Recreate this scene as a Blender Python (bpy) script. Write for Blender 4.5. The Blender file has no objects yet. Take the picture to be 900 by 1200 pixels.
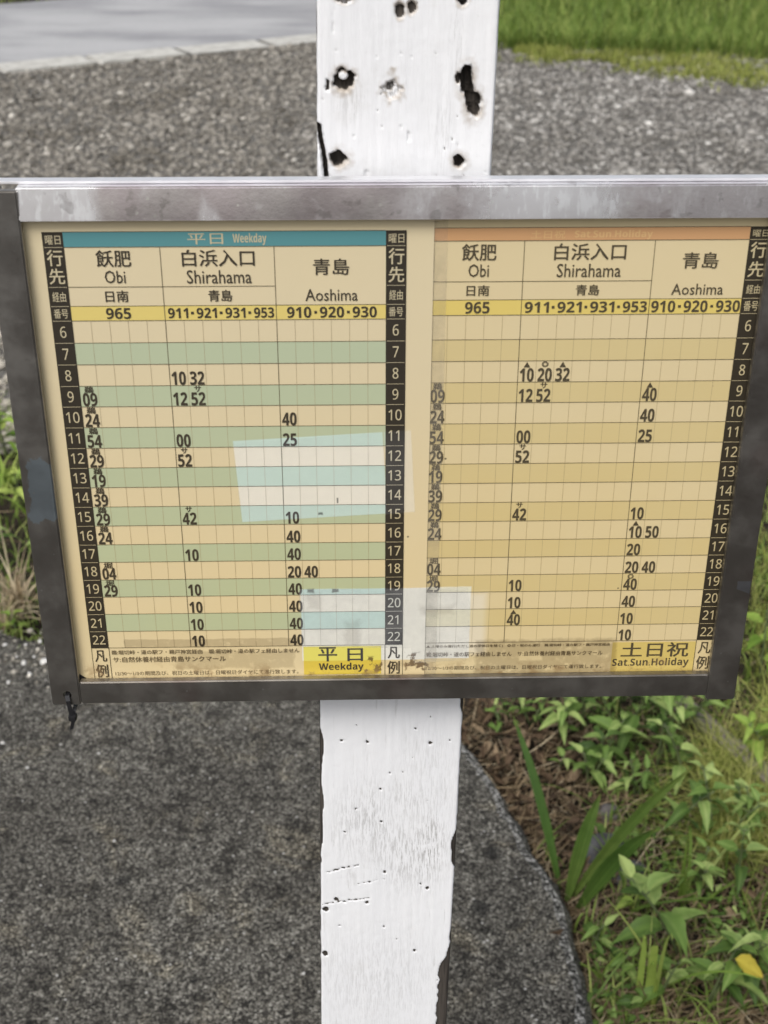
import bpy, bmesh, math, random
import numpy as np
from mathutils import Vector, Matrix, noise
random.seed(7); RNG = np.random.default_rng(11)
R = math.radians
S = bpy.context.scene
COL = S.collection

# ------------------------------------------------------------------ camera
F_PX, PITCH, ROLL, YAW, DIST, CAM_H = 1600.0, R(28.301), R(0.119), R(1.442), 0.6939, 1.5
fwd = Vector((0, math.cos(PITCH), -math.sin(PITCH)))
right0 = Vector((1, 0, 0)); up0 = right0.cross(fwd)
RT = right0*math.cos(ROLL) + up0*math.sin(ROLL)
UP = -right0*math.sin(ROLL) + up0*math.cos(ROLL)
CAM = Vector((0, 0, CAM_H))
cd = bpy.data.cameras.new('camera'); cam = bpy.data.objects.new('camera', cd); COL.objects.link(cam)
m = Matrix((RT, UP, -fwd)).transposed().to_4x4(); m.translation = CAM
cam.matrix_world = m
cd.sensor_fit = 'VERTICAL'; cd.sensor_height = 24; cd.sensor_width = 18; cd.lens = 24*F_PX/1200
cd.clip_start = 0.02; cd.clip_end = 2000
cd.dof.use_dof = True; cd.dof.focus_distance = 0.88; cd.dof.aperture_fstop = 10.0
S.camera = cam

# ------------------------------------------------------------------ sky, sun, exposure
SUN_EL, SUN_ROT = R(52), R(205)
w = bpy.data.worlds.new('World'); S.world = w; w.use_nodes = True
wn = w.node_tree.nodes; wl = w.node_tree.links
bg = wn['Background']; sky = wn.new('ShaderNodeTexSky'); sky.sky_type = 'NISHITA'; sky.sun_disc = False
sky.sun_elevation = SUN_EL; sky.sun_rotation = SUN_ROT; sky.air_density = 1.0; sky.dust_density = 4.0; sky.ozone_density = 1.0
hs = wn.new('ShaderNodeHueSaturation'); hs.inputs['Saturation'].default_value = 0.38
wl.new(sky.outputs[0], hs.inputs['Color']); wl.new(hs.outputs[0], bg.inputs[0]); bg.inputs[1].default_value = 0.112
ld = bpy.data.lights.new('sun', 'SUN'); ld.energy = 1.35; ld.angle = R(26); ld.color = (1, 0.97, 0.93)
sun = bpy.data.objects.new('sun', ld); COL.objects.link(sun); sun.location = (0, -3, 6)
# direction towards the sun (Nishita: rotation 0 = +Y, clockwise from above)
sd = Vector((math.sin(SUN_ROT)*math.cos(SUN_EL), math.cos(SUN_ROT)*math.cos(SUN_EL), math.sin(SUN_EL)))
sun.rotation_euler = sd.to_track_quat('Z', 'Y').to_euler()
S.view_settings.view_transform = 'Standard'; S.view_settings.look = 'None'
S.view_settings.gamma = 1; S.view_settings.use_curve_mapping = False
S.view_settings.exposure = 0.47

# ------------------------------------------------------------------ geometry helpers
def ray(px, py): return ((px-450)/F_PX*RT + (600-py)/F_PX*UP + fwd)
def at(px, py, z=-0.05):                       # where the ground (height z) is seen at this photo point
    d = ray(px, py); return CAM + d*((z-CAM_H)/d.z)
def at_y(px, py, y):
    d = ray(px, py); return CAM + d*(y/d.y)

def link(name, me, parent=None, loc=None, rz=None):
    o = bpy.data.objects.new(name, me); COL.objects.link(o)
    if parent: o.parent = parent
    if loc is not None: o.location = loc
    if rz is not None: o.rotation_euler = (0, 0, rz)
    return o
def tag(o, label=None, cat=None, group=None, kind=None):
    if label: o['label'] = label
    if cat: o['category'] = cat
    if group: o['group'] = group
    if kind: o['kind'] = kind
    return o
def mesh(name, V, Fc, mat=None, smooth=False, attrs=None):
    me = bpy.data.meshes.new(name)
    V = np.asarray(V, dtype=np.float32)
    if isinstance(Fc, np.ndarray):
        n, k = Fc.shape
        me.vertices.add(len(V)); me.vertices.foreach_set('co', V.ravel())
        me.loops.add(n*k); me.loops.foreach_set('vertex_index', Fc.astype(np.int32).ravel())
        me.polygons.add(n); me.polygons.foreach_set('loop_start', np.arange(0, n*k, k, dtype=np.int32))
        me.polygons.foreach_set('loop_total', np.full(n, k, dtype=np.int32))
        me.update(calc_edges=True); me.validate()
    else:
        me.from_pydata(V.tolist(), [], Fc)
    if smooth: me.polygons.foreach_set('use_smooth', np.ones(len(me.polygons), dtype=bool))
    for k, v in (attrs or {}).items():
        v = np.asarray(v, dtype=np.float32)
        if v.ndim == 1:
            a = me.attributes.new(k, 'FLOAT', 'POINT'); a.data.foreach_set('value', v)
        else:
            a = me.attributes.new(k, 'FLOAT_VECTOR', 'POINT'); a.data.foreach_set('vector', v.ravel())
    if mat: me.materials.append(mat)
    return me
class MB:                                       # collects shapes for ONE mesh
    def __init__(s): s.V = []; s.F = []; s.A = []
    def add(s, V, Fc, a=0.0):
        b = len(s.V); s.V += [tuple(v) for v in V]; s.F += [tuple(i+b for i in f) for f in Fc]
        s.A += list(a) if hasattr(a, '__len__') else [a]*len(V)
    def box(s, x0, x1, y0, y1, z0, z1):
        s.add([(x, y, z) for x in (x0, x1) for y in (y0, y1) for z in (z0, z1)],
              [(0,1,3,2),(4,6,7,5),(0,4,5,1),(2,3,7,6),(0,2,6,4),(1,5,7,3)])
    def tube(s, pts, rad, n=6, a=0.0):
        pts = [Vector(p) for p in pts]; V = []; Fc = []
        for i, p in enumerate(pts):
            t = (pts[min(i+1, len(pts)-1)] - pts[max(i-1, 0)]).normalized()
            q = t.orthogonal().normalized() if abs(t.z) > .9 else t.cross(Vector((0,0,1))).normalized()
            b = t.cross(q); r = rad[i] if hasattr(rad, '__len__') else rad
            for k in range(n):
                an = 2*math.pi*k/n; V.append(p + q*math.cos(an)*r + b*math.sin(an)*r)
            if i:
                for k in range(n): Fc.append(((i-1)*n+k, (i-1)*n+(k+1)%n, i*n+(k+1)%n, i*n+k))
        Fc.append(tuple(range(n))[::-1]); Fc.append(tuple((len(pts)-1)*n+k for k in range(n)))
        s.add(V, Fc, a)
    def mesh(s, name, mat, smooth=False, tint=False):
        return mesh(name, s.V, s.F, mat, smooth, {'tint': s.A} if tint else None)

# ------------------------------------------------------------------ material helpers
class E:                                        # a node socket with arithmetic
    def __init__(s, t, sock): s.t = t; s.s = sock
    def _m(s, op, *o, clamp=False):
        n = s.t.nodes.new('ShaderNodeMath'); n.operation = op; n.use_clamp = clamp
        s.t.links.new(s.s, n.inputs[0])
        for i, v in enumerate(o):
            if isinstance(v, E): s.t.links.new(v.s, n.inputs[i+1])
            else: n.inputs[i+1].default_value = v
        return E(s.t, n.outputs[0])
    def __add__(s, o): return s._m('ADD', o)
    def __sub__(s, o): return s._m('SUBTRACT', o)
    def __mul__(s, o): return s._m('MULTIPLY', o)
    def __truediv__(s, o): return s._m('DIVIDE', o)
    def neg(s): return s._m('MULTIPLY', -1.0)
    def min(s, o): return s._m('MINIMUM', o)
    def max(s, o): return s._m('MAXIMUM', o)
    def clamp(s): return s._m('ADD', 0.0, clamp=True)
    def pw(s, o): return s._m('POWER', o)
class Mat:
    def __init__(s, name, rough=.6, metal=0, spec=.5, coat=0):
        s.m = bpy.data.materials.new(name); s.m.use_nodes = True; s.t = s.m.node_tree
        s.b = s.t.nodes['Principled BSDF']; s.out = s.t.nodes['Material Output']
        s.b.inputs['Roughness'].default_value = rough; s.b.inputs['Metallic'].default_value = metal
        s.b.inputs['Specular IOR Level'].default_value = spec; s.b.inputs['Coat Weight'].default_value = coat
    def attr(s, name, vec=False):
        n = s.t.nodes.new('ShaderNodeAttribute'); n.attribute_name = name
        return n.outputs['Vector'] if vec else E(s.t, n.outputs['Fac'])
    def obj(s): return s.t.nodes.new('ShaderNodeTexCoord').outputs['Object']
    def xyz(s, v):
        n = s.t.nodes.new('ShaderNodeSeparateXYZ'); s.t.links.new(v, n.inputs[0]); return [E(s.t, o) for o in n.outputs]
    def vmul(s, v, sc):
        n = s.t.nodes.new('ShaderNodeVectorMath'); n.operation = 'MULTIPLY'; s.t.links.new(v, n.inputs[0]); n.inputs[1].default_value = sc
        return n.outputs[0]
    def noise(s, v, scale, detail=4, rough=.5, dist=0, color=False):
        n = s.t.nodes.new('ShaderNodeTexNoise'); s.t.links.new(v, n.inputs['Vector'])
        n.inputs['Scale'].default_value = scale; n.inputs['Detail'].default_value = detail
        n.inputs['Roughness'].default_value = rough; n.inputs['Distortion'].default_value = dist
        return n.outputs['Color'] if color else E(s.t, n.outputs['Fac'])
    def voro(s, v, scale, feat='F1', out='Distance', rnd=1.0):
        n = s.t.nodes.new('ShaderNodeTexVoronoi'); s.t.links.new(v, n.inputs['Vector']); n.feature = feat
        n.inputs['Scale'].default_value = scale; n.inputs['Randomness'].default_value = rnd
        return E(s.t, n.outputs[out]) if out == 'Distance' else n.outputs[out]
    def mix(s, f, a, b, mode='MIX'):
        n = s.t.nodes.new('ShaderNodeMix'); n.data_type = 'RGBA'; n.blend_type = mode
        for sock, v in ((n.inputs[0], f), (n.inputs[6], a), (n.inputs[7], b)):
            if isinstance(v, E): s.t.links.new(v.s, sock)
            elif isinstance(v, bpy.types.NodeSocket): s.t.links.new(v, sock)
            elif isinstance(v, tuple): sock.default_value = (*v, 1) if len(v) == 3 else v
            else: sock.default_value = v
        return n.outputs[2]
    def ramp(s, f, stops):
        n = s.t.nodes.new('ShaderNodeValToRGB'); s.t.links.new(f.s if isinstance(f, E) else f, n.inputs[0])
        el = n.color_ramp.elements
        while len(el) < len(stops): el.new(.5)
        for e, (p, c) in zip(el, stops): e.position = p; e.color = (*c, 1) if len(c) == 3 else c
        return n.outputs[0]
    def fr(s, f, a, b):                         # smooth 0..1 between a and b
        n = s.t.nodes.new('ShaderNodeMapRange'); s.t.links.new(f.s, n.inputs[0]); n.interpolation_type = 'SMOOTHSTEP'
        n.inputs[1].default_value = a; n.inputs[2].default_value = b
        return E(s.t, n.outputs[0])
    def color(s, c):
        if isinstance(c, tuple): s.b.inputs['Base Color'].default_value = (*c, 1)
        else: s.t.links.new(c, s.b.inputs['Base Color'])
        return s
    def rough(s, e): s.t.links.new(e.s, s.b.inputs['Roughness']); return s
    def bump(s, h, strength=.5, dist=.002):
        n = s.t.nodes.new('ShaderNodeBump'); s.t.links.new(h.s, n.inputs['Height'])
        n.inputs['Strength'].default_value = strength; n.inputs['Distance'].default_value = dist
        s.t.links.new(n.outputs[0], s.b.inputs['Normal']); return s
def simple(name, c, rough=.7, var=.25, scale=30, **k):
    M = Mat(name, rough, **k); n = M.noise(M.obj(), scale, 5)
    lo = tuple(x*(1-var) for x in c); hi = tuple(min(1, x*(1+var)) for x in c)
    return M.color(M.ramp(n, [(.3, lo), (.7, hi)])).m

# ------------------------------------------------------------------ the setting: ground sheets
def ground_sheet(name, poly, z, mat, kind='structure'):
    me = mesh(name, [(x, y, z) for x, y in poly], [tuple(range(len(poly)))], mat)
    return tag(link(name, me), kind=kind)
M = Mat('dry_soil', .95, spec=.2); o = M.obj()
M.color(M.ramp(M.noise(o, 9, 8, .65), [(.3, (.014, .011, .008)), (.55, (.035, .027, .019)), (.75, (.08, .062, .043))]))
M.bump(M.noise(o, 60, 6), .8, .02); SOIL = M.m
ground_sheet('ground', [(-300, -300), (300, -300), (300, 300), (-300, 300)], -0.06, SOIL)
M = Mat('gravel_bed', .95, spec=.2); o = M.obj()
M.color(M.ramp(M.noise(o, 40, 8, .7), [(.3, (.07, .066, .058)), (.7, (.24, .23, .21))])); M.bump(M.noise(o, 90, 5), .8, .02)
KD = Vector((.856, .517, 0)).normalized(); KN = Vector((-KD.y, KD.x, 0))      # along / away across the road
K0 = at(0, 87)
def kp(a, b): p = K0 + KD*a + KN*b; return (p.x, p.y)
ground_sheet('gravel_ground', [(-6, 3.25), (7, 3.25), (12, 12), kp(8, 0), kp(-9, 0)], -0.054, M.m)
M = Mat('road_asphalt', .9, spec=.3); o = M.obj()
n = M.fr(M.noise(M.vmul(o, (.6, 1.2, 1)), 1.1, 5, .6), .35, .65); g = M.noise(o, 140, 5, .7)
M.color(M.mix(n, M.ramp(g, [(.3, (.20, .20, .208)), (.7, (.33, .33, .34))]), M.ramp(g, [(.3, (.33, .33, .335)), (.7, (.48, .48, .48))])))
M.bump(g, .4, .004)
ground_sheet('road', [kp(-9, .27), kp(30, .27), kp(30, 2.75), kp(-9, 2.75)], -0.046, M.m)
M = Mat('drain_dirt', .95); M.color(M.ramp(M.noise(M.obj(), 30, 5), [(.3, (.02, .018, .015)), (.7, (.07, .06, .05))]))
ground_sheet('gutter', [kp(-9, -.01), kp(9, -.01), kp(9, .27), kp(-9, .27)], -0.050, M.m)

# kerb slabs along the road edge
M = Mat('kerb_concrete', .85, spec=.3); o = M.obj()
M.color(M.ramp(M.noise(o, 14, 8, .65), [(.3, (.34, .33, .30)), (.7, (.60, .59, .545))])); M.bump(M.noise(o, 90, 4), .4, .004)
KERB = M.m
def slab_mesh(L, W, T, j):
    bm = bmesh.new(); bmesh.ops.create_cube(bm, size=1)
    for v in bm.verts: v.co = Vector((v.co.x*L, v.co.y*W, v.co.z*T))
    bmesh.ops.bevel(bm, geom=bm.edges[:], offset=.012, segments=2, affect='EDGES')
    for v in bm.verts: v.co += Vector((random.uniform(-j, j), random.uniform(-j, j), 0))
    me = bpy.data.meshes.new('kerb_slab'); bm.to_mesh(me); bm.free(); me.materials.append(KERB); return me
kang = math.atan2(KD.y, KD.x)
kme = [slab_mesh(.580, .30, .09, .004) for _ in range(3)]
for i in range(-5, 4):
    p = K0 + KD*(.02 + .6*i + .30) + KN*.135
    k = link('kerb_slab', kme[i % 3], None, (p.x, p.y, -.083 + random.uniform(-.006, .004)), kang + random.uniform(-.012, .012))
    tag(k, 'pale concrete kerb slab laid end to end along the near edge of the asphalt road', 'kerb', 'concrete kerb slabs between gravel and road')

# ------------------------------------------------------------------ concrete slab under the post
def smooth_noise(x, y, s): return noise.noise(Vector((x*s, y*s, 3.7)))
edge_px = [(538, 852), (561, 880), (586, 919), (607, 956), (632, 996), (653, 1028), (669, 1064), (679, 1106), (689, 1150), (697, 1200)]
pr = [at(a, b, 0).xy for a, b in edge_px]
outline = [Vector((-1.9, -.7)), Vector((.30, -.7)), Vector((.305, .7))] + pr[::-1] + \
          [Vector((.03, 2.12)), Vector((-.12, 2.24)), at(60, 752, 0).xy, at(0, 733, 0).xy, Vector((-1.2, 2.34)), Vector((-1.9, 2.36))]
dense = []
for i, p in enumerate(outline):
    q = outline[(i+1) % len(outline)]; n = max(1, int((q-p).length/.012))
    for k in range(n):
        v = p.lerp(q, k/n); d = smooth_noise(v.x, v.y, 18)*.006 + smooth_noise(v.x+5, v.y, 60)*.004
        dense.append(v + Vector((d, d)))
n = len(dense); inner = []
for i, v in enumerate(dense):
    t = (dense[(i+4) % n] - dense[i-4]).normalized(); nr_in = Vector((-t.y, t.x))          # outline runs anticlockwise
    inner.append(v + nr_in*(.026 + .010*noise.noise(Vector((v.x*30, v.y*30, 1)))))
Vs = [(v.x, v.y, 0) for v in inner] + [(v.x*.55 + q.x*.45, v.y*.55 + q.y*.45, -.004) for v, q in zip(dense, inner)] + [(v.x, v.y, -.020) for v in dense] + [(v.x, v.y, -.16) for v in dense]
Fs = [tuple(range(n))] + [(k*n+i, (k+1)*n+i, (k+1)*n+(i+1) % n, k*n+(i+1) % n) for k in range(3) for i in range(n)]
me = mesh('concrete_slab', Vs, Fs)
M = Mat('weathered_concrete', .88, spec=.3); o = M.obj()
big = M.noise(o, 2.2, 4, .6); mid = M.noise(o, 22, 6, .7)
vr = M.xyz(M.voro(o, 300, out='Color'))[0]; vc2 = M.xyz(M.voro(o, 520, out='Color'))[1]; f3 = M.noise(o, 190, 5, .8); f4 = M.noise(o, 55, 5, .7)
vd = M.voro(o, 300)
g = vr*.36 + vc2*.30 + f3*.34
c = M.ramp(g, [(.22, (.009, .0083, .007)), (.38, (.034, .0315, .026)), (.54, (.108, .101, .086)), (.68, (.24, .228, .195)), (.80, (.46, .445, .39))])
c = M.mix(M.fr(big, .44, .58)*.6, c, M.mix(1.0, c, (.62, .61, .60), 'MULTIPLY'))
c = M.mix(M.fr(f4, .49, .64)*.7, c, M.mix(1.0, c, (.38, .37, .36), 'MULTIPLY'))
c = M.mix(M.fr(mid, .50, .60)*.75, c, M.mix(1.0, c, (.40, .39, .38), 'MULTIPLY'))
c = M.mix(M.fr(M.noise(o, 8, 6, .65, 1.0), .52, .68)*.5, c, M.mix(1.0, c, (1.9, 1.78, 1.5), 'MULTIPLY'))
pale = M.fr(M.xyz(M.voro(o, 190, out='Color'))[0], .988, .990)*M.fr(M.voro(o, 190), .42, .30)
c = M.mix(pale, c, (.50, .49, .46))
pit = M.fr(M.xyz(M.voro(o, 60, out='Color'))[0], .972, .975)*M.fr(M.voro(o, 60) + (f3-.5)*.9, .36, .20)
pit2 = M.fr(M.xyz(M.voro(o, 17, out='Color'))[1], .965, .968)*M.fr(M.voro(o, 17) + (f4-.5)*.6, .30, .20)
pit = pit.max(pit2*.8)
c = M.mix(pit*.85, c, (.010, .010, .009))
M.color(c); M.bump(g*1.2 - vd*.3 + f4*.9 - pit*.8, .8, .004); SLABM = M.m
me.materials.append(SLABM)
M = Mat('worn_concrete_edge', .9, spec=.2); o = M.obj(); f = M.xyz(M.voro(o, 260, out='Color'))[0]*.5 + M.noise(o, 80, 6, .75)*.6
M.color(M.ramp(f, [(.30, (.02, .02, .018)), (.50, (.06, .058, .053)), (.66, (.20, .195, .18)), (.80, (.50, .49, .46))])); M.bump(f, .8, .004)
me.materials.append(M.m)
for p in me.polygons:
    if 0 < p.index <= n and p.center.x > -.05: p.material_index = 1
tag(link('concrete_slab', me), kind='structure')

# ------------------------------------------------------------------ gravel (nobody could count it)
ico = bmesh.new(); bmesh.ops.create_icosphere(ico, subdivisions=1, radius=1)
IV = np.array([v.co for v in ico.verts]); IF = np.array([[v.index for v in f.verts] for f in ico.faces]); ico.free()
def rock_cloud(P, size, flat=.6):
    n = len(P); D = IV[None]*(1 + RNG.uniform(-.28, .28, (n, len(IV), 1)))
    D = D*(size[:, None, None]*RNG.uniform(.6, 1.3, (n, 1, 3))); D[..., 2] *= flat
    a = RNG.uniform(0, 6.28, n); ca, sa = np.cos(a)[:, None], np.sin(a)[:, None]
    X = D[..., 0]*ca - D[..., 1]*sa; Y = D[..., 0]*sa + D[..., 1]*ca
    V = np.stack([X, Y, D[..., 2]], -1) + P[:, None]
    Fc = (IF[None] + (np.arange(n)*len(IV))[:, None, None]).reshape(-1, 3)
    return V.reshape(-1, 3), Fc
def gravel_points(n):
    y = 3.2 + 7.5*RNG.uniform(0, 1, n)**1.25; x = RNG.uniform(-1, 1, n)*(y*.32 + .7)
    u = (x-K0.x)*KN.x + (y-K0.y)*KN.y                       # stay on this side of the kerb
    keep = (u < -.01) | ((x > .2) & (y < 9.2) & (u < -.01))
    return x[keep], y[keep]
x, y = gravel_points(110000)
size = np.clip(RNG.lognormal(math.log(.0078), .42, len(x)), .0035, .028)*(0.80 + .07*(y-3))
P = np.stack([x, y, np.full(len(x), -.052) + size*.25], -1)
V, Fc = rock_cloud(P, size)
tint = np.repeat(np.clip(RNG.normal(.45, .19, len(x)), 0, 1), len(IV))
M = Mat('gravel_stone', .85, spec=.3); t = M.attr('tint'); o = M.obj()
c = M.ramp(t, [(0, (.07, .064, .056)), (.4, (.225, .213, .192)), (.75, (.42, .405, .375)), (1, (.74, .72, .68))])
gx = M.xyz(o)[0]
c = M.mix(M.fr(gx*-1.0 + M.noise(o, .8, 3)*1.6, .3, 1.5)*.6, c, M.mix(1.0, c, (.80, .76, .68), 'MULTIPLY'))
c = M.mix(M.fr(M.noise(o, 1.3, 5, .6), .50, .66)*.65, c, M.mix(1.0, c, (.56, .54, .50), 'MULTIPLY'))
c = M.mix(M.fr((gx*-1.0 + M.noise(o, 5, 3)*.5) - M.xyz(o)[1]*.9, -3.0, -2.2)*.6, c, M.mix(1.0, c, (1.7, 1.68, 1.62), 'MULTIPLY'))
M.color(c); GRAV = M.m
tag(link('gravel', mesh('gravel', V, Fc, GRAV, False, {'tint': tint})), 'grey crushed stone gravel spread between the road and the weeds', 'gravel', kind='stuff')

# ------------------------------------------------------------------ foliage materials
def leaf_mat(name, dark, mid, light, rough=.55, trans=.25):
    M = Mat(name, rough, spec=.25); t = M.attr('tint'); o = M.obj()
    c = M.ramp(t, [(0, dark), (.5, mid), (1, light)])
    c = M.mix(M.fr(M.noise(o, 55, 4), .45, .7)*.35, c, tuple(x*.6 for x in mid))
    M.color(c)
    tr = M.t.nodes.new('ShaderNodeBsdfTranslucent'); M.t.links.new(c, tr.inputs[0])
    mx = M.t.nodes.new('ShaderNodeMixShader'); mx.inputs[0].default_value = trans
    M.t.links.new(M.b.outputs[0], mx.inputs[1]); M.t.links.new(tr.outputs[0], mx.inputs[2])
    M.t.links.new(mx.outputs[0], M.out.inputs[0]); return M.m
HERB = leaf_mat('herb_leaf', (.042, .085, .018), (.160, .265, .058), (.44, .54, .19))
LIME = leaf_mat('lime_leaf', (.10, .19, .025), (.23, .36, .055), (.40, .48, .12))
SWORD = leaf_mat('sword_leaf', (.028, .070, .016), (.070, .135, .026), (.17, .21, .05), .4, .15)
GRASSM = leaf_mat('grass_blade', (.06, .11, .02), (.17, .26, .045), (.42, .46, .15))
FIELD = leaf_mat('field_grass', (.07, .135, .025), (.19, .29, .055), (.42, .47, .14))
VERGE = leaf_mat('verge_grass', (.15, .19, .035), (.30, .34, .075), (.50, .48, .18))
STRAW = leaf_mat('straw', (.09, .06, .033), (.25, .185, .105), (.52, .44, .30), .8, .1)
DEAD = leaf_mat('dead_leaf', (.035, .023, .014), (.11, .072, .043), (.32, .24, .15), .8, .1)
STEM = simple('plant_stem', (.10, .13, .05), .6)

def blades(name, P, h, wd, mat, lean=.5, seg=4, tintmu=.5, droop=.6):
    """many grass blades as one numpy mesh; P root points"""
    n = len(P); h = np.broadcast_to(h, n)*RNG.uniform(.55, 1.25, n); wd = np.broadcast_to(wd, n)*RNG.uniform(.7, 1.3, n)
    a = RNG.uniform(0, 6.283, n); ln = np.abs(RNG.normal(0, lean, n))
    d = np.stack([np.cos(a), np.sin(a), np.zeros(n)], -1); sdv = np.stack([-np.sin(a), np.cos(a), np.zeros(n)], -1)
    tw = RNG.uniform(-.6, .6, n)[:, None]; sdv = sdv*np.cos(tw) + d*np.sin(tw)
    V = np.zeros((n, (seg+1)*2, 3)); dr = RNG.uniform(0, droop, n)
    for k in range(seg+1):
        t = k/seg
        c = P + d*(h*ln*t**1.5)[:, None]; c[:, 2] += h*(t - dr*t**3)
        wk = (wd*(1-t**1.6)*.5 + .0002)[:, None]
        V[:, 2*k] = c - sdv*wk; V[:, 2*k+1] = c + sdv*wk
    f = np.array([[2*k, 2*k+1, 2*k+3, 2*k+2] for k in range(seg)])
    Fc = (f[None] + (np.arange(n)*(seg+1)*2)[:, None, None]).reshape(-1, 4)
    tint = np.repeat(np.clip(RNG.normal(tintmu, .22, n), 0, 1), (seg+1)*2)
    return mesh(name, V.reshape(-1, 3), Fc, mat, True, {'tint': tint})

# far tall grass bank on the right, and the verges
def scatter(n, f):
    out = []
    while len(out) < n:
        p = f()
        if p is not None: out.append(p)
    return np.array(out)
ga, gb = at(560, 56), at(960, 72)
gd = (gb-ga).xy; gnrm = Vector((-gd.y, gd.x)).normalized()
if gnrm.y < 0: gnrm = -gnrm
def bank():
    u = random.uniform(-.12, 1.5); v = random.uniform(0, 1)**1.5*5.0 + .12*noise.noise(Vector((u*9, 1, 1)))
    p = ga.xy + gd*u + gnrm*v
    return (p.x, p.y, -.055 + min(.5, max(0, v-.3)*.16))
bp = scatter(24000, bank)
tag(link('tall_grass', blades('tall_grass', bp, .20, .007, FIELD, .8, 4, .58)), 'tall green grass growing on the bank behind the gravel, right of the post', 'grass', kind='stuff')
me = mesh('grass_bank', [(*(ga.xy + gd*u + gnrm*v), -.053 + min(.5, max(0, v-.3)*.16)) for u in (-.12, 1.6) for v in (-.05, .3, 3.4, 6)],
          [(0, 1, 5, 4), (1, 2, 6, 5), (2, 3, 7, 6)], simple('bank_soil', (.05, .075, .02), .95, .5, 8))
tag(link('grass_bank', me), kind='structure')
def edge():
    u = random.uniform(-.1, 1.4); v = random.gauss(-.05, .12) - max(0, u+.05)*1.0*random.random()
    if noise.noise(Vector((u*7, v*5, 9))) < -.15: return None
    p = ga.xy + gd*u + gnrm*v; return (p.x, p.y, -.054)
tag(link('short_grass', blades('short_grass', scatter(8000, edge), .065, .007, VERGE, .8, 3)), 'short yellowish grass creeping from the bank onto the gravel', 'grass', kind='stuff')
def verge():
    a = random.uniform(-9, 12); b = 2.8 + random.random()**1.3*3
    return (*kp(a, b), -.055)
tag(link('verge_grass', blades('verge_grass', scatter(9000, verge), .10, .012, FIELD, .6, 3, .6)), 'green grass verge on the far side of the road', 'grass', kind='stuff')

# ------------------------------------------------------------------ weeds beside the slab
def leaf_geo(mb, base, d, up, L, W, tint, curl=.35, fold=.25, serr=True, nseg=7):
    d = d.normalized(); sdv = d.cross(up).normalized(); up = sdv.cross(d).normalized()
    V = []; A = []; ph = random.uniform(0, 6.28); wav = random.uniform(.02, .09)*W; tws = random.gauss(0, .35)
    for i in range(nseg+1):
        t = i/nseg
        wv = W*.5*(math.sin(math.pi*min(1, t**.75))**.8)*(1 - .3*t)
        if i == nseg: wv = .0004
        if i == 0: wv = W*.05
        if serr and 0 < i < nseg: wv *= 1 + (.07 if i % 2 else -.05)
        c = base + d*(L*(t - .16*curl*t*t)) - up*(L*curl*t*t*.8)
        an = tws*t; sv = sdv*math.cos(an) + up*math.sin(an); rise = up*(wv*fold)
        wl_, wr_ = up*(wav*math.sin(ph+t*9)), up*(wav*math.sin(ph+2+t*10))
        V += [c - sv*wv + rise + wl_, c - sv*wv*.5 + rise*.30, c, c + sv*wv*.5 + rise*.30, c + sv*wv + rise + wr_]
        A += [min(1, max(0, tint + q)) for q in (.06, -.05, .16, -.05, .06)]
    Fc = [(i*5+k, i*5+k+1, i*5+k+6, i*5+k+5) for i in range(nseg) for k in range(4)]
    mb.add(V, Fc, A)
def weed(px, py, h, nodes, L, W, mat, label, lean=None, z=-.055, tint=.5, cat='weed', name='broadleaf_weed', group='broad leaved weeds beside the concrete slab'):
    b = at(px, py, z); root = link(name, None, None, b)
    tag(root, label, cat, group)
    st = MB(); lf = MB()
    nst = 1 if h < .09 else random.choice((1, 2, 2))
    for s_ in range(nst):
        a = random.uniform(0, 6.28); ln = random.uniform(.1, .55) if lean is None else lean
        tip = Vector((math.cos(a)*h*ln, math.sin(a)*h*ln, h*random.uniform(.8, 1.05)))
        pts = [tip*t + Vector((0, 0, .10*h*math.sin(math.pi*t))) for t in (0, .25, .5, .75, 1)]
        st.tube(pts, [.0026, .0023, .002, .0016, .001], 5)
        rot = random.uniform(0, 3.14)
        for k in range(nodes):
            t = .22 + .78*(k+.6)/nodes; p = tip*min(1, t) + Vector((0, 0, .10*h*math.sin(math.pi*min(1, t))))
            rot += 1.57 + random.uniform(-.3, .3); sc = (1.0 - .5*t)*random.uniform(.6, 1.1)
            for sgn in (0, math.pi):
                an = rot + sgn + random.uniform(-.25, .25); el = random.uniform(.0, .55) + .3*t
                d = Vector((math.cos(an)*math.cos(el), math.sin(an)*math.cos(el), math.sin(el)))
                pet = p + d*L*.10
                st.tube([p, pet], .0012, 4)
                leaf_geo(lf, pet, d, Vector((random.gauss(0, .25), random.gauss(0, .25), 1)), L*sc, W*sc, min(1, max(0, random.gauss(tint + .5*(t-.6), .24))), random.uniform(.15, 1.3), random.uniform(.15, .9), nseg=9)
    link('stem', st.mesh('stem', STEM, True), root); link('foliage', lf.mesh('foliage', mat, True, True), root)
    return root
G2 = 'lime green weeds behind the right rail'
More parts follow.
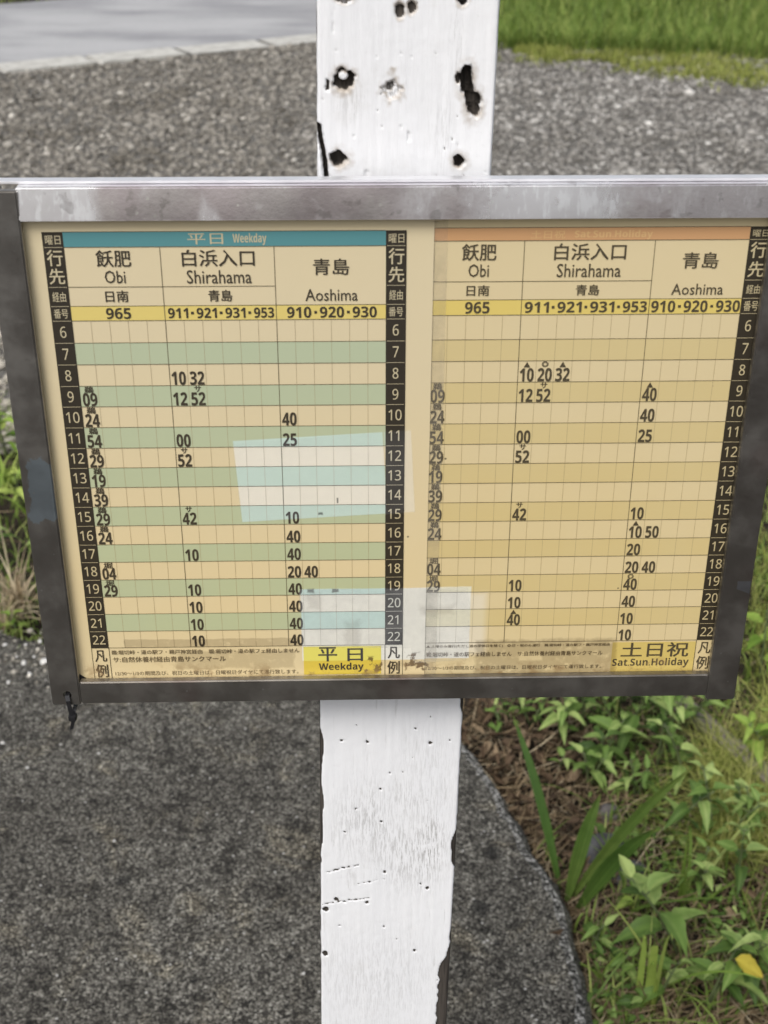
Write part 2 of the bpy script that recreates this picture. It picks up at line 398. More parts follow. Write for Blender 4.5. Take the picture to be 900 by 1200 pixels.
weeds = [
 (596, 838, .10, 2, .050, .024, HERB, 'small sprig of broad leaves on brown litter just right of the post under the rail', .5),
 (640, 838, .13, 3, .065, .032, HERB, 'broad leaved weed beneath the bottom rail, left of the sword leaf tip', .55),
 (682, 862, .17, 4, .070, .034, HERB, 'leafy weed with long pale leaves hanging below the middle of the right sheet', .6),
 (728, 872, .20, 4, .078, .036, HERB, 'tallest dark leaved weed directly below the yellow holiday badge', .45),
 (700, 905, .12, 3, .068, .036, HERB, 'spreading weed with leaves lying left of the second sword leaf', .4),
 (768, 905, .17, 4, .075, .040, HERB, 'large leaved weed between the sword leaves and the fine yellow grass', .5),
 (806, 930, .16, 4, .078, .040, HERB, 'weed with wide drooping leaves beside the fine yellow grass', .55),
 (778, 985, .15, 4, .066, .034, HERB, 'weed with folded leaves above the tip of the widest sword leaf', .5),
 (838, 1000, .13, 4, .062, .030, HERB, 'pale dusty weed with narrow upright leaves under the yellow grass', .7),
 (862, 1045, .16, 4, .075, .040, HERB, 'weed with curled top leaves near the right edge of the path', .6),
 (742, 1075, .06, 2, .050, .030, LIME, 'little light green seedling standing right of the sword leaf clump', .4),
 (800, 1130, .17, 4, .090, .050, HERB, 'big weed with the largest smooth leaves low on the right', .5),
 (860, 1150, .16, 4, .085, .046, HERB, 'big leaved weed hanging over the bottom right corner', .45),
 (825, 1185, .12, 3, .075, .042, HERB, 'low weed with rounded leaves at the bottom right, below the biggest one', .4),
 (905, 1110, .16, 4, .075, .036, HERB, 'weed leaning in from the right edge above the bottom corner', .5),
 (768, 1180, .08, 3, .055, .030, HERB, 'small low weed among straw left of the bottom right corner', .5),
 (715, 1150, .05, 3, .045, .026, HERB, 'tiny weed growing against the lower edge of the slab', .45),
 (690, 1120, .07, 2, .060, .022, HERB, 'thin weed with long leaves pressed to the slab edge under the sword leaves', .6),
 (655, 905, .05, 2, .045, .024, HERB, 'tiny sprout beside the first sword leaf on brown litter', .6),
 (888, 812, .20, 4, .080, .040, LIME, 'bright lime weed just right of the lower right frame corner', .6),
 (915, 742, .22, 4, .085, .042, LIME, 'lime green weed right of the scratched paint mark on the right rail', .55),
 (905, 905, .15, 4, .075, .034, LIME, 'lime weed behind the broken grey plank', .6),
 (930, 660, .20, 4, .085, .040, LIME, 'lime weed high up behind the right rail', .6),
 (960, 600, .20, 4, .085, .042, LIME, 'highest lime weed at the right rail, nearest to the gravel', .6),
 (718, 838, .16, 4, .062, .026, HERB, 'narrow leaved weed under the rail left of the yellow holiday badge', .7),
 (752, 845, .15, 5, .055, .022, HERB, 'weed with many thin folded leaves beneath the yellow holiday badge', .65),
 (795, 865, .16, 5, .058, .024, HERB, 'thin leaved weed left of the broken grey plank', .6),
 (665, 838, .10, 4, .050, .026, HERB, 'small shaded weed under the rail right of the sword leaf tip', .4),
 (745, 940, .10, 4, .050, .024, HERB, 'low weed crossing behind the longest sword leaf', .5),
 (815, 1045, .10, 4, .048, .024, HERB, 'small weed between the curled top weed and the widest sword leaf', .55),
 (880, 990, .13, 5, .050, .022, HERB, 'thin leaved weed at the right edge under the fine yellow grass', .6),
 (622, 852, .10, 3, .055, .028, HERB, 'small weed rooted in the brown litter left of the sword leaf tip', .6),
 (655, 868, .12, 4, .060, .030, HERB, 'bushy weed standing right behind the first sword leaf', .6),
 (690, 925, .09, 3, .055, .028, HERB, 'low weed behind the tip of the second sword leaf', .5),
 (588, 862, .06, 3, .040, .020, HERB, 'little weed in the litter nearest the post, above the slab edge', .6),
 (10, 540, .14, 4, .085, .030, LIME, 'lime weed at the left edge behind the blue patch of the rail', .5),
 (28, 600, .14, 4, .090, .026, LIME, 'weed with yellow strap leaves left of the frame', .75),
 (8, 660, .12, 4, .080, .036, HERB, 'dark leaved weed left of the frame above the dry tuft', .4),
 (48, 655, .11, 4, .075, .036, HERB, 'dark green weed half hidden by the left rail', .35),
 (20, 745, .05, 3, .045, .024, LIME, 'low lime weed creeping onto the slab below the dry tuft', .5),
]
for (px, py, h, nn, L, W, mt, lb, ti) in weeds:
    weed(px, py, h, nn, L, W, mt, lb, tint=ti)
# weeds hidden behind the board, seen only from the side
for i in range(16):
    px, py = random.uniform(150, 860), random.uniform(530, 780)
    weed(px, py, random.uniform(.1, .2), 4, .075, .036, random.choice((HERB, LIME)), 'leafy weed growing in the strip behind the timetable board', name='broadleaf_weed', group='weeds hidden behind the board')

# sword leaf seedling
sb = at(664, 1062, -.055); root = link('sword_leaf_plant', None, None, sb)
tag(root, 'young plant with five stiff ribbed sword leaves fanning out beside the slab', 'plant')
def sword(px0, py0, px1, py1, y1, wd, tint, sag=.02, mat=SWORD):
    b = at(px0, py0, -.05); tpt = at_y(px1, py1, y1); V = []; A = []; n = 18
    ax = (tpt-b); sdv = ax.cross(Vector((0, -1, .4))).normalized(); nr = sdv.cross(ax).normalized()
    for i in range(n+1):
        t = i/n; c = b.lerp(tpt, t) + Vector((0, 0, sag*math.sin(math.pi*t)*1.2))
        wv = wd*.5*min(1, .35 + 2.2*t)*(1 - max(0, (t-.45)/.55)**1.7) + .0004
        for k in range(-4, 5):                              # pleated cross-section
            V.append(c + sdv*wv*k/4 + nr*(.12*wd*(1-abs(k)/4)*-1 + (.035*wd if k % 2 else 0)) - sb)
            A.append(min(1, max(0, tint + (.14 if k % 2 else -.06) + .05*math.sin(t*9) + (.5 if t > .93 else 0))))
    mb = MB(); mb.add(V, [(i*9+k, i*9+k+1, i*9+k+10, i*9+k+9) for i in range(n) for k in range(8)], A)
    return link('blade', mb.mesh('blade', mat, True, True), root)
sword(657, 1042, 601, 838, 1.73, .014, .30)
sword(664, 1058, 704, 930, 1.62, .022, .55)
sword(668, 1055, 812, 899, 1.58, .018, .62)
sword(676, 1068, 771, 970, 1.50, .026, .45)
tag(sword(666, 1048, 692, 1003, 1.60, .011, .45, .01, DEAD), 'short withered brown blade')

# arching grass tufts
def tuft(px, py, n, h, wd, label, mat=GRASSM, lean=.6, cat='grass tuft', z=-.055, name='grass_tuft', tm=.5):
    b = at(px, py, z); P = np.array([(random.gauss(0, .012), random.gauss(0, .012), 0) for _ in range(n)])
    return tag(link(name, blades(name, P, h, wd, mat, lean, 7, tm, .9), None, b), label, cat, 'grass tufts beside the slab')
tuft(762, 1185, 7, .24, .012, 'tuft of wide pale grass blades, one yellowing, low beside the slab', LIME, .35, tm=.7)
tuft(735, 1068, 9, .13, .006, 'thin arching grass tuft right of the sword leaves')
tuft(800, 1060, 8, .18, .006, 'arching grass tuft between the weeds at middle right')
tuft(770, 1150, 9, .14, .004, 'fine grass tuft in the straw near the bottom right')
tuft(700, 1185, 8, .09, .004, 'short grass tuft at the slab edge near the bottom of the picture')
tuft(645, 1010, 8, .08, .003, 'few thin grass blades hanging over the slab edge left of the sword leaves')
tuft(684, 1110, 10, .10, .003, 'thin grass blades leaning over the lower slab edge')
tuft(600, 935, 9, .07, .0025, 'dry thin blades over the upper slab edge beside the litter', STRAW)
tuft(12, 575, 16, .16, .009, 'yellow green grass tuft at the left picture edge', LIME, .7, tm=.8)
tuft(40, 610, 14, .14, .008, 'yellow grass tuft close to the left rail', LIME, .8, tm=.9)
tuft(22, 722, 70, .15, .004, 'dry tan grass tuft at the left, drooping over the slab edge', STRAW, .9, tm=.85)
tuft(5, 735, 40, .12, .004, 'dry tan grass tuft cut by the left picture edge', STRAW, .9, tm=.8)
# fine yellow-green grass, litter and straw: uncountable
def in_px(x0, x1, y0, y1, z=-.056):
    def f():
        p = at(random.uniform(x0, x1), random.uniform(y0, y1), z); return (p.x, p.y, z)
    return f
P1 = np.concatenate([scatter(3000, in_px(825, 960, 880, 1020)), scatter(900, in_px(880, 980, 640, 900))])
tag(link('fine_grass', blades('fine_grass', P1, .10, .0022, VERGE, .9, 5, .55, .9)), 'fine thread-like yellow green grass at the right beside the weeds', 'grass', kind='stuff')
P2 = np.concatenate([scatter(5200, in_px(-60, 1000, 470, 770)), scatter(900, in_px(700, 1000, 780, 1230))])
P2 = P2[[not (abs(p[0]) > 9) for p in P2]]
tag(link('weedy_grass', blades('weedy_grass', P2, .075, .004, GRASSM, .8, 4, .5, .8)), 'short mixed grass and weeds covering the ground behind the slab', 'grass', kind='stuff')
def flat_sticks(P, L, wd, mat, name):
    n = len(P); L = L*RNG.uniform(.4, 1.5, n); a = RNG.uniform(0, 3.14, n); el = RNG.normal(0, .22, n)
    d = np.stack([np.cos(a)*np.cos(el), np.sin(a)*np.cos(el), np.sin(el)], -1)
    s2 = np.stack([-np.sin(a), np.cos(a), np.zeros(n)], -1); bend = RNG.normal(0, .12, n); V = np.zeros((n, 10, 3))
    for k in range(5):
        t = k/4 - .5; c = P + d*(L*t)[:, None] + s2*(L*bend*(.25-t*t))[:, None]
        wv = wd*RNG.uniform(.6, 1.3, n)*(1 - abs(t)*.9)
        V[:, 2*k] = c - s2*wv[:, None]*.5; V[:, 2*k+1] = c + s2*wv[:, None]*.5; V[:, 2*k+1, 2] += wv*.35
    f = np.array([[2*k, 2*k+1, 2*k+3, 2*k+2] for k in range(4)])
    Fc = (f[None] + (np.arange(n)*10)[:, None, None]).reshape(-1, 4)
    return mesh(name, V.reshape(-1, 3), Fc, mat, True, {'tint': np.repeat(np.clip(RNG.normal(.45, .25, n), 0, 1), 10)})
def bed():
    p = at(random.uniform(540, 960), random.uniform(820, 1230), -.05)
    return (p.x, p.y, -.052 + abs(random.gauss(0, .012)))
def bed_all():
    return (random.uniform(-1.3, 1.6), random.uniform(2.1, 3.5), -.052 + abs(random.gauss(0, .008)))
P3 = np.concatenate([scatter(3600, bed), scatter(2400, bed_all)])
tag(link('dry_straw', flat_sticks(P3, .065, .0022, STRAW, 'dry_straw')), 'dry straw and thin twigs littering the soil between the weeds', 'straw', kind='stuff')
def bed2():
    p = at(random.choice((random.uniform(545, 680), random.uniform(560, 940))), random.uniform(825, 1000) if random.random() < .75 else random.uniform(1000, 1220), -.05)
    return Vector((p.x, p.y, -.046 + abs(random.gauss(0, .010))))
cr = MB()
for _ in range(2600):
    if random.random() < .7: p = at(random.uniform(690, 960), random.uniform(830, 1220), -.05)
    else: p = at(random.uniform(560, 960), random.uniform(560, 860), -.05)
    if noise.noise(p*7) < -.02: continue
    a = random.uniform(0, 6.28); L = random.uniform(.010, .026)
    leaf_geo(cr, Vector((p.x, p.y, -.05 + abs(random.gauss(0, .018)))), Vector((math.cos(a), math.sin(a), random.uniform(-.1, .8))), Vector((random.gauss(0, .3), random.gauss(0, .3), 1)), L, L*random.uniform(.35, .6),
             min(1, max(0, random.gauss(.34, .25))), random.uniform(0, .9), random.uniform(.1, .7), False, 4)
tag(link('creeping_leaves', cr.mesh('creeping_leaves', HERB, True, True)), 'tiny leaves of creeping ground cover between the larger weeds', 'ground cover', kind='stuff')
lf = MB()
for _ in range(900):
    a = random.uniform(0, 6.28); L = random.uniform(.008, .034)
    leaf_geo(lf, bed2(), Vector((math.cos(a), math.sin(a), random.uniform(-.25, .45))), Vector((random.gauss(0, .4), random.gauss(0, .4), 1)), L, L*random.uniform(.3, .6),
             min(1, max(0, random.gauss(.4, .28))), random.uniform(-1.2, 1.8), random.uniform(.1, 1.4), False, 5)
tag(link('leaf_litter', lf.mesh('leaf_litter', DEAD, True, True)), 'brown withered leaves lying on the soil beside the slab', 'leaf litter', kind='stuff')

yl = MB(); p = at(862, 1124, .045)
leaf_geo(yl, Vector((0, 0, 0)), Vector((.9, -.25, -.35)), Vector((0, -.3, 1)), .050, .030, .75, .3, .3, True, 9)
YEL = leaf_mat('yellow_leaf', (.25, .13, .02), (.52, .42, .05), (.75, .62, .10))
tag(link('fallen_leaf', yl.mesh('fallen_leaf', YEL, True, True), None, p), 'single yellow leaf caught among the big weeds at the bottom right', 'leaf')
# loose rocks, plank and stone chips
def rock(px, py, r, label, c=(.07, .07, .072), z=-.055):
    V, Fc = None, None
    bm = bmesh.new(); bmesh.ops.create_icosphere(bm, subdivisions=3, radius=1)
    s0 = random.uniform(0, 50)
    for v in bm.verts:
        v.co *= 1 + .35*noise.noise(v.co*1.3 + Vector((s0, 0, 0))) + .1*noise.noise(v.co*4); v.co = Vector((v.co.x*r, v.co.y*r*.8, v.co.z*r*.6))
    zmin = min(v.co.z for v in bm.verts)
    for v in bm.verts: v.co.z -= zmin + .006
    me = bpy.data.meshes.new('rock'); bm.to_mesh(me); bm.free(); me.materials.append(simple('rock', c, .9, .5, 40))
    me.polygons.foreach_set('use_smooth', np.ones(len(me.polygons), dtype=bool))
    tag(link('rock', me, None, at(px, py, z)), label, 'rock')
rock(704, 1010, .040, 'dark grey rock behind the middle sword leaf')
rock(735, 1030, .030, 'small dark rock under the widest sword leaf')
rock(712, 958, .022, 'small grey rock in the brown litter above the sword leaves', (.11, .10, .095))
pa, pb = at(795, 822, -.02), at(925, 928, .0)
bm = bmesh.new(); bmesh.ops.create_cube(bm, size=1); bmesh.ops.subdivide_edges(bm, edges=bm.edges[:], cuts=6, use_grid_fill=True)
Lp = (pb-pa).length
for v in bm.verts:
    v.co = Vector((v.co.x*Lp, v.co.y*.034, v.co.z*.010)); v.co.y += .006*noise.noise(Vector((v.co.x*14, v.co.y*30, 0))); v.co.z += .003*noise.noise(Vector((v.co.x*20, v.co.y*60, 4)))
me = bpy.data.meshes.new('plank'); bm.to_mesh(me); bm.free()
M = Mat('weathered_wood', .85); o = M.obj()
M.color(M.ramp(M.noise(M.vmul(o, (1, 14, 6)), 9, 6, .6), [(.3, (.10, .085, .065)), (.7, (.34, .30, .25))])); me.materials.append(M.m)
pk = link('broken_plank', me, None, (pa+pb)/2); pk.rotation_euler = Vector((1, 0, 0)).rotation_difference((pb-pa).normalized()).to_euler()
tag(pk, 'broken grey weathered plank lying among the weeds at the right', 'plank')
WCH = simple('white_stone', (.62, .61, .58), .8, .25, 60)
for (px, py, r) in [(52, 776, .0085), (47, 752, .006), (28, 778, .007), (35, 790, .004), (20, 770, .004), (10, 800, .005), (62, 800, .004), (6, 756, .005), (40, 770, .0035), (30, 756, .004), (134, 986, .0035), (116, 883, .003), (356, 1141, .003), (3, 871, .004), (32, 900, .003)]:
    V, Fc = rock_cloud(np.array([[0, 0, r*.25]]), np.array([r]), .6)
    tag(link('stone_chip', mesh('stone_chip', V, Fc, WCH), None, at(px, py, 0)), 'small white stone chip lying on the dark concrete slab', 'stone', 'white stone chips scattered on the slab')
me = None
def crumbs():
    p = at(random.uniform(-30, 66), random.triangular(735, 810, 742), 0); return (p.x, p.y, .0005)
P4 = scatter(170, crumbs); V, Fc = rock_cloud(P4, np.clip(RNG.lognormal(math.log(.0022), .5, len(P4)), .001, .006))
tag(link('grit', mesh('grit', V, Fc, GRAV, False, {'tint': np.repeat(np.clip(RNG.normal(.45, .3, len(P4)), 0, 1), len(IV))})), 'fine grey grit on the left edge of the slab', 'grit', kind='stuff')

# ------------------------------------------------------------------ the white post
PD = .020                                        # post face behind the sheet plane
BX = Vector((math.cos(YAW), math.sin(YAW), 0)); BN = Vector((-math.sin(YAW), math.cos(YAW), 0))
def world(X, d, Z): return CAM + BX*X + BN*(DIST+d) + Vector((0, 0, Z))
def on_post(px, py):
    dr = ray(px, py); t = (DIST+PD)/dr.dot(BN); q = dr*t; return q.dot(BX), q.z
KP = (DIST+PD)/DIST
LX, RX = on_post(371, 60)[0], on_post(581, 100)[0]
def edgeL(z): # z relative to the camera
    a = on_post(370.5, 0); b = on_post(376, 1200); t = (z-a[1])/(b[1]-a[1]); return a[0] + (b[0]-a[0])*t
def edgeR(z):
    a = on_post(586.5, 0); b = on_post(523.5, 1200); t = (z-a[1])/(b[1]-a[1]); return a[0] + (b[0]-a[0])*t
zs = np.concatenate([np.linspace(.30, -.085, 12)[:-1], np.arange(-.085, -.205, -.0008), np.linspace(-.205, -.49, 40), np.arange(-.491, -.815, -.0008), np.linspace(-.82, -1.498, 14)])
NXp = 120; us = np.linspace(0, 1, NXp+1)
zz, uu = np.meshgrid(zs, us, indexing='ij')
eL = np.array([edgeL(z) for z in zs])[:, None]; eR = np.array([edgeR(z) for z in zs])[:, None]
xx = eL + (eR-eL)*uu
depth = np.zeros_like(xx); wear_shade = np.zeros_like(xx); stain = np.zeros_like(xx)
nz = np.array([[noise.noise(Vector((x*160, 0, z*160))) for x, z in zip(rx, rz)] for rx, rz in zip(xx, zz)])
nz2 = np.array([[noise.noise(Vector((x*420, 7, z*420))) for x, z in zip(rx, rz)] for rx, rz in zip(xx, zz)])
ng = np.array([[noise.noise(Vector((x*330, 3, z*26))) for x, z in zip(rx, rz)] for rx, rz in zip(xx, zz)])
MMPX = 1000*.80/1600
def hole(px, py, rx, ry, dep, rot=0, wr=1.0, halo=0, jag=.28):
    cx_, cz_ = on_post(px, py); k = (DIST+PD+.02)*1.08/F_PX
    dx = (xx-cx_)/(rx*k); dz = (zz-cz_)/(ry*k*1.12); c, s = math.cos(rot), math.sin(rot)
    r = np.hypot(dx*c + dz*s, -dx*s + dz*c) + jag*(nz*1.2 + nz2*.9)
    mk = np.clip((1-r)/.25, 0, 1); sm = mk*mk*(3-2*mk)
    np.maximum(depth, sm*dep, out=depth); np.maximum(wear_shade, sm*wr, out=wear_shade)
    if halo:
        np.maximum(stain, np.clip(1 - (r-1)/halo, 0, 1)*(r > .6)*.9, out=stain)
        depth[...] -= np.exp(-((r-1.45)/.3)**2)*.0005
# top of post: bolt holes, knots, the long split
hole(403, 95, 12, 11, .006, 0, 1, .5); 
cx_, cz_ = on_post(402, 89); blob = np.hypot((xx-cx_)/.0026, (zz-cz_)/.0024) + .3*nz
fill = np.clip((1.1-blob)/.3, 0, 1); depth *= 1-fill*.8; wear_shade *= 1-fill
hole(384, 99, 2.2, 6, .003, .4, .8)
hole(459, 105, 8, 10, .0016, .2, .36, .7, .7); hole(457, 100, 4, 4, .0022, .2, .6, .3, .6)
hole(547, 94, 8, 13, .011, -.15, 1, .9); hole(555, 121, 8.5, 13, .012, -.2, 1, .8)
hole(537, 92, 3, 6, .004, 0, .9, .5); hole(551, 108, 6.5, 9, .011, -.2, 1, .9)
hole(397, 186, 10, 8.5, .007, .1, 1, .7); hole(538, 190, 7, 7, .008, 0, 1, .9)
hole(468, 13, 6, 7.5, .0025, .2, .75, .4); hole(483, 9, 5.5, 6.5, .0022, -.1, .7, .4)
hole(544, 1, 6, 5, .006, 0, 1, .5); hole(403, -1, 9, 4, .0015, 0, .6, .6)
hole(479, 160, 2, 5, .0008, 0, .25); hole(430, 205, 3, 5, .0006, 0, .2)
def streak(pts, wpx, dep, wr, jag=.0006):
    q = [on_post(*p) for p in pts]; k = .8/F_PX
    for (x0, z0), (x1, z1) in zip(q[:-1], q[1:]):
        L2 = (x1-x0)**2 + (z1-z0)**2; t = np.clip(((xx-x0)*(x1-x0) + (zz-z0)*(z1-z0))/L2, 0, 1)
        dd = np.hypot(xx-(x0+t*(x1-x0)), zz-(z0+t*(z1-z0))) + jag*nz2
        mk = np.clip(1.3 - dd/(wpx*k*.5), 0, 1)
        np.maximum(depth, mk*dep, out=depth) if dep > 0 else depth.__isub__(mk*-dep)
        if wr: np.maximum(wear_shade, mk*wr, out=wear_shade)
streak([(373, 148), (376, 166), (380, 185), (383, 214), (384, 222)], 5.5, .010, 1.0, .0004)
streak([(536, 165), (537, 180)], 1.5, .001, .5)
streak([(391, 12), (390, 38)], 1.5, .0006, .3)
# lower part: scrapes, splits, specks
for pts, w_ in (([(378, 1024), (392, 1020), (420, 1014)], 2.2), ([(420, 1036), (450, 1030)], 2.2), ([(379, 1060), (400, 1056), (432, 1053)], 2.6)):
    streak(pts, w_*.8, .0006, .7, .0016)
for pts in ([(448, 982), (462, 1010), (470, 1018)], [(464, 985), (474, 1012), (481, 1024)], [(480, 975), (487, 1005), (491, 1020)], [(497, 968), (504, 1000), (508, 1012)]):
    streak(pts, 1.6, -.0006, 0)
streak([(378, 1130), (430, 1131), (521, 1128)], 3, -.0009, 0); streak([(380, 1108), (440, 1110), (519, 1115)], 2, -.0004, 0)
streak([(496, 971), (524, 970)], 4, -.0011, 0); streak([(498, 943), (522, 944)], 4, -.0009, 0)
for px, py, r in ((401, 868, 2.4), (430, 870, 2), (504, 871, 3), (457, 906, 2), (446, 925, 2), (417, 948, 1.8), (487, 854, 1.6), (527, 868, 1.6), (418, 850, 1.3), (423, 806, 1.5), (447, 963, 1.8), (451, 1022, 2.4), (501, 1041, 2.2), (493, 1036, 2), (394, 1054, 3.2), (404, 1057, 2.2), (430, 1058, 2.6), (382, 1066, 4.5), (398, 1085, 1.4), (486, 1114, 2.4), (450, 1086, 1.6), (404, 975, 1.6), (381, 1118, 5)):
    hole(px, py, r, r, .0012, 0, 1, 0, .4)
scuff = np.zeros_like(xx)
for px, py, sx_, sz_, am in ((505, 992, .010, .030, 1), (488, 1000, .010, .028, .8), (470, 1000, .012, .030, .7), (448, 985, .010, .030, .6), (430, 958, .014, .032, .6), (412, 965, .012, .030, .45), (480, 940, .030, .020, .4), (500, 900, .02, .03, .25), (440, 1150, .05, .05, .3), (470, 60, .06, .08, .07), (412, 120, .008, .01, .4), (520, 150, .006, .02, .3), (535, 45, .004, .02, .35)):
    cx_, cz_ = on_post(px, py); scuff = np.maximum(scuff, am*np.exp(-((xx-cx_)/sx_)**2 - ((zz-cz_)/sz_)**2))
rs = random.Random(5)
for _ in range(10): hole(rs.uniform(382, 515), rs.uniform(830, 1195), rs.uniform(.5, 1.1), rs.uniform(.6, 1.4), .0006, 0, rs.uniform(.4, .9), 0, .4)
for _ in range(26): hole(rs.uniform(376, 572), rs.uniform(2, 210), rs.uniform(.5, 1.1), rs.uniform(.6, 1.5), .0006, 0, rs.uniform(.2, .7), 0, .4)
low = np.clip((-.49-zz)/.05, 0, 1)
wear_shade = np.maximum(wear_shade, np.clip((ng-.38)*3, 0, .35)*(.35 + .3*low))
wear_shade = np.maximum(wear_shade, np.clip((nz2-.66)*6, 0, .6)*.4*low)
# crackled paint ridges on the upper right
cx_, cz_ = on_post(562, 80)
ridge = np.exp(-((xx-cx_)/.013)**2)*np.clip(1-np.abs(nz*1.0+nz2*.4)*6, 0, 1)*(zz > -.2)
depth -= ridge*.0018; wear_shade = np.maximum(wear_shade, ridge*.16)  # faint grey paints the ridges' thin shadows into the colour
# chipped paint along both edges
nE = np.array([noise.noise(Vector((0, 1.3, z*70)))*.7 + noise.noise(Vector((4, 1.3, z*190)))*.5 for z in zs])[:, None]
dl, dr_ = (xx-eL), (eR-xx)
lowz = (zz < -.49)
nA = np.array([noise.noise(Vector((9, 2.3, z*22))) + .5*noise.noise(Vector((9, 5.3, z*60))) for z in zs])[:, None]
nB = np.array([noise.noise(Vector((2, 7.3, z*24))) + .5*noise.noise(Vector((2, 9.3, z*66))) for z in zs])[:, None]
chipL = np.where(lowz, .0006 + .0040*np.clip(nA, 0, 1)**1.2 + .0007*nE, .0003 + .0004*nE)
zc = np.clip(1-np.abs(zz+.60)/.09, 0, 1); chipL = chipL + lowz*zc*.0012
chipR = np.where(lowz, .0004 + .0048*np.clip(nB, 0, 1)**1.2 + .0007*nE[::-1], .0002 + .0004*nE)
zb = np.clip((-.735-zz)/.03, 0, 1); chipR = chipR + zb*(.0075 + .003*nE)
for dd, ch in ((dl, chipL), (dr_, chipR)):
    mk = np.clip((ch-dd)/.0006, 0, 1); wear_shade = np.maximum(wear_shade, mk); depth = np.maximum(depth, mk*.0012)
yy = PD + depth + .00018*ng + .00008*nz + .00004*nz2
rnd = .002; e2 = np.minimum(dl, dr_); yy += np.where(e2 < rnd, (rnd - np.sqrt(np.clip(rnd**2-(rnd-e2)**2, 0, None))), 0)
nr_, nc = xx.shape
Vf = np.stack([xx, yy, zz], -1).reshape(-1, 3); wf = wear_shade.ravel(); sf = stain.ravel(); cf = scuff.ravel()
idx = np.arange(nr_*nc).reshape(nr_, nc)
Fq = [np.stack([idx[:-1, :-1], idx[1:, :-1], idx[1:, 1:], idx[:-1, 1:]], -1).reshape(-1, 4)]
TH = .09; base = len(Vf)
nb = 8
for side, col in ((-1, 0), (1, nc-1)):           # the two side faces
    pts = []
    for k in range(1, nb+1):
        p = np.stack([xx[:, col], PD + .003 + (TH-.003)*k/nb + 0*zs, zs], -1); pts.append(p)
    Vs = np.stack(pts, 1).reshape(-1, 3); ii = base + np.arange(nr_*nb).reshape(nr_, nb)
    ii = np.concatenate([idx[:, col:col+1], ii], 1)
    q = np.stack([ii[:-1, :-1], ii[:-1, 1:], ii[1:, 1:], ii[1:, :-1]], -1).reshape(-1, 4)
    Fq.append(q if side < 0 else q[:, ::-1]); Vf = np.concatenate([Vf, Vs])
    wch = np.clip(np.repeat((wear_shade[:, col] > .5)[:, None], nb, 1)*np.array([1, .7, .2] + [0]*(nb-3))[None], 0, 1).ravel()
    wf = np.concatenate([wf, wch]); sf = np.concatenate([sf, 0*wch]); cf = np.concatenate([cf, 0*wch]); base = len(Vf)
lb = ii  # noqa
n0 = nr_*nc
bl = n0 + np.arange(nr_)*nb + nb-1; br = n0 + nr_*nb + np.arange(nr_)*nb + nb-1
Fq.append(np.stack([bl[:-1], br[:-1], br[1:], bl[1:]], -1))
Fq = np.concatenate(Fq)
pbase = world(.018, PD+TH/2, 0); pbase.z = 0
rz = Matrix.Rotation(YAW, 3, 'Z')
off = np.array([.018, PD+TH/2 + DIST, -CAM_H])
Vp = Vf + np.array([0, DIST, 0]) - off
top_ring = None
M = Mat('white_paint_wood', .5, spec=.4); o = M.obj()
wv = M.attr('wear_shade'); stn = M.attr('stain')
grain = M.noise(M.vmul(o, (1, 1, .06)), 420, 5, .6); fine = M.noise(o, 900, 3, .6)
worn = M.fr(wv + (fine-.5)*.35*M.fr(wv, .02, .2), .34, .66)
paint = M.ramp(M.noise(M.vmul(o, (1, 1, .3)), 14, 5, .6), [(.3, (.80, .81, .83)), (.7, (.865, .87, .88))])
paint = M.mix(M.fr(grain, .58, .76)*.16, paint, (.50, .50, .50))
paint = M.mix(M.fr(wv, .05, .45)*M.fr(M.noise(M.vmul(o, (1, 1, .10)), 900, 4, .7), .42, .62)*.75, paint, (.36, .35, .33))
sc = M.attr('scuff'); hair = M.noise(M.vmul(o, (1, 1, .085)), 1150, 4, .7)
paint = M.mix((M.fr(hair, .46, .60)*sc*1.1).clamp()*.85, paint, (.34, .335, .32))
paint = M.mix(M.fr(M.noise(M.vmul(o, (1, 1, .06)), 800, 3, .6), .66, .72)*.25, paint, (.45, .45, .45))
paint = M.mix(M.fr(M.noise(o, 26, 6, .7), .56, .72)*.30, paint, (.66, .655, .64))
paint = M.mix(stn*.8*M.fr(M.noise(o, 160, 4), .25, .65), paint, (.36, .29, .21))
wood = M.ramp(grain, [(.3, (.014, .012, .010)), (.7, (.085, .072, .060))])
M.color(M.mix(worn, paint, wood)); M.bump(grain*.4 + fine*.15 - worn*.6, .3, .0008)
M.rough(worn*.35 + .48)
me = mesh('post', Vp, Fq, M.m, True, {'wear_shade': wf, 'stain': sf, 'scuff': cf})
post = link('wooden_post', me, None, pbase, YAW)
tag(post, 'white painted square wooden post with bolt holes and chipped edges holding the timetable board', 'post')
capm = MB(); zt = .30; capm.box(edgeL(zt)-.018-.004, edgeR(zt)-.018+.004, -TH/2-.004, TH/2+.004, CAM_H+zt+.0005, CAM_H+zt+.012)
link('post_cap', capm.mesh('post_cap', M.m), post)

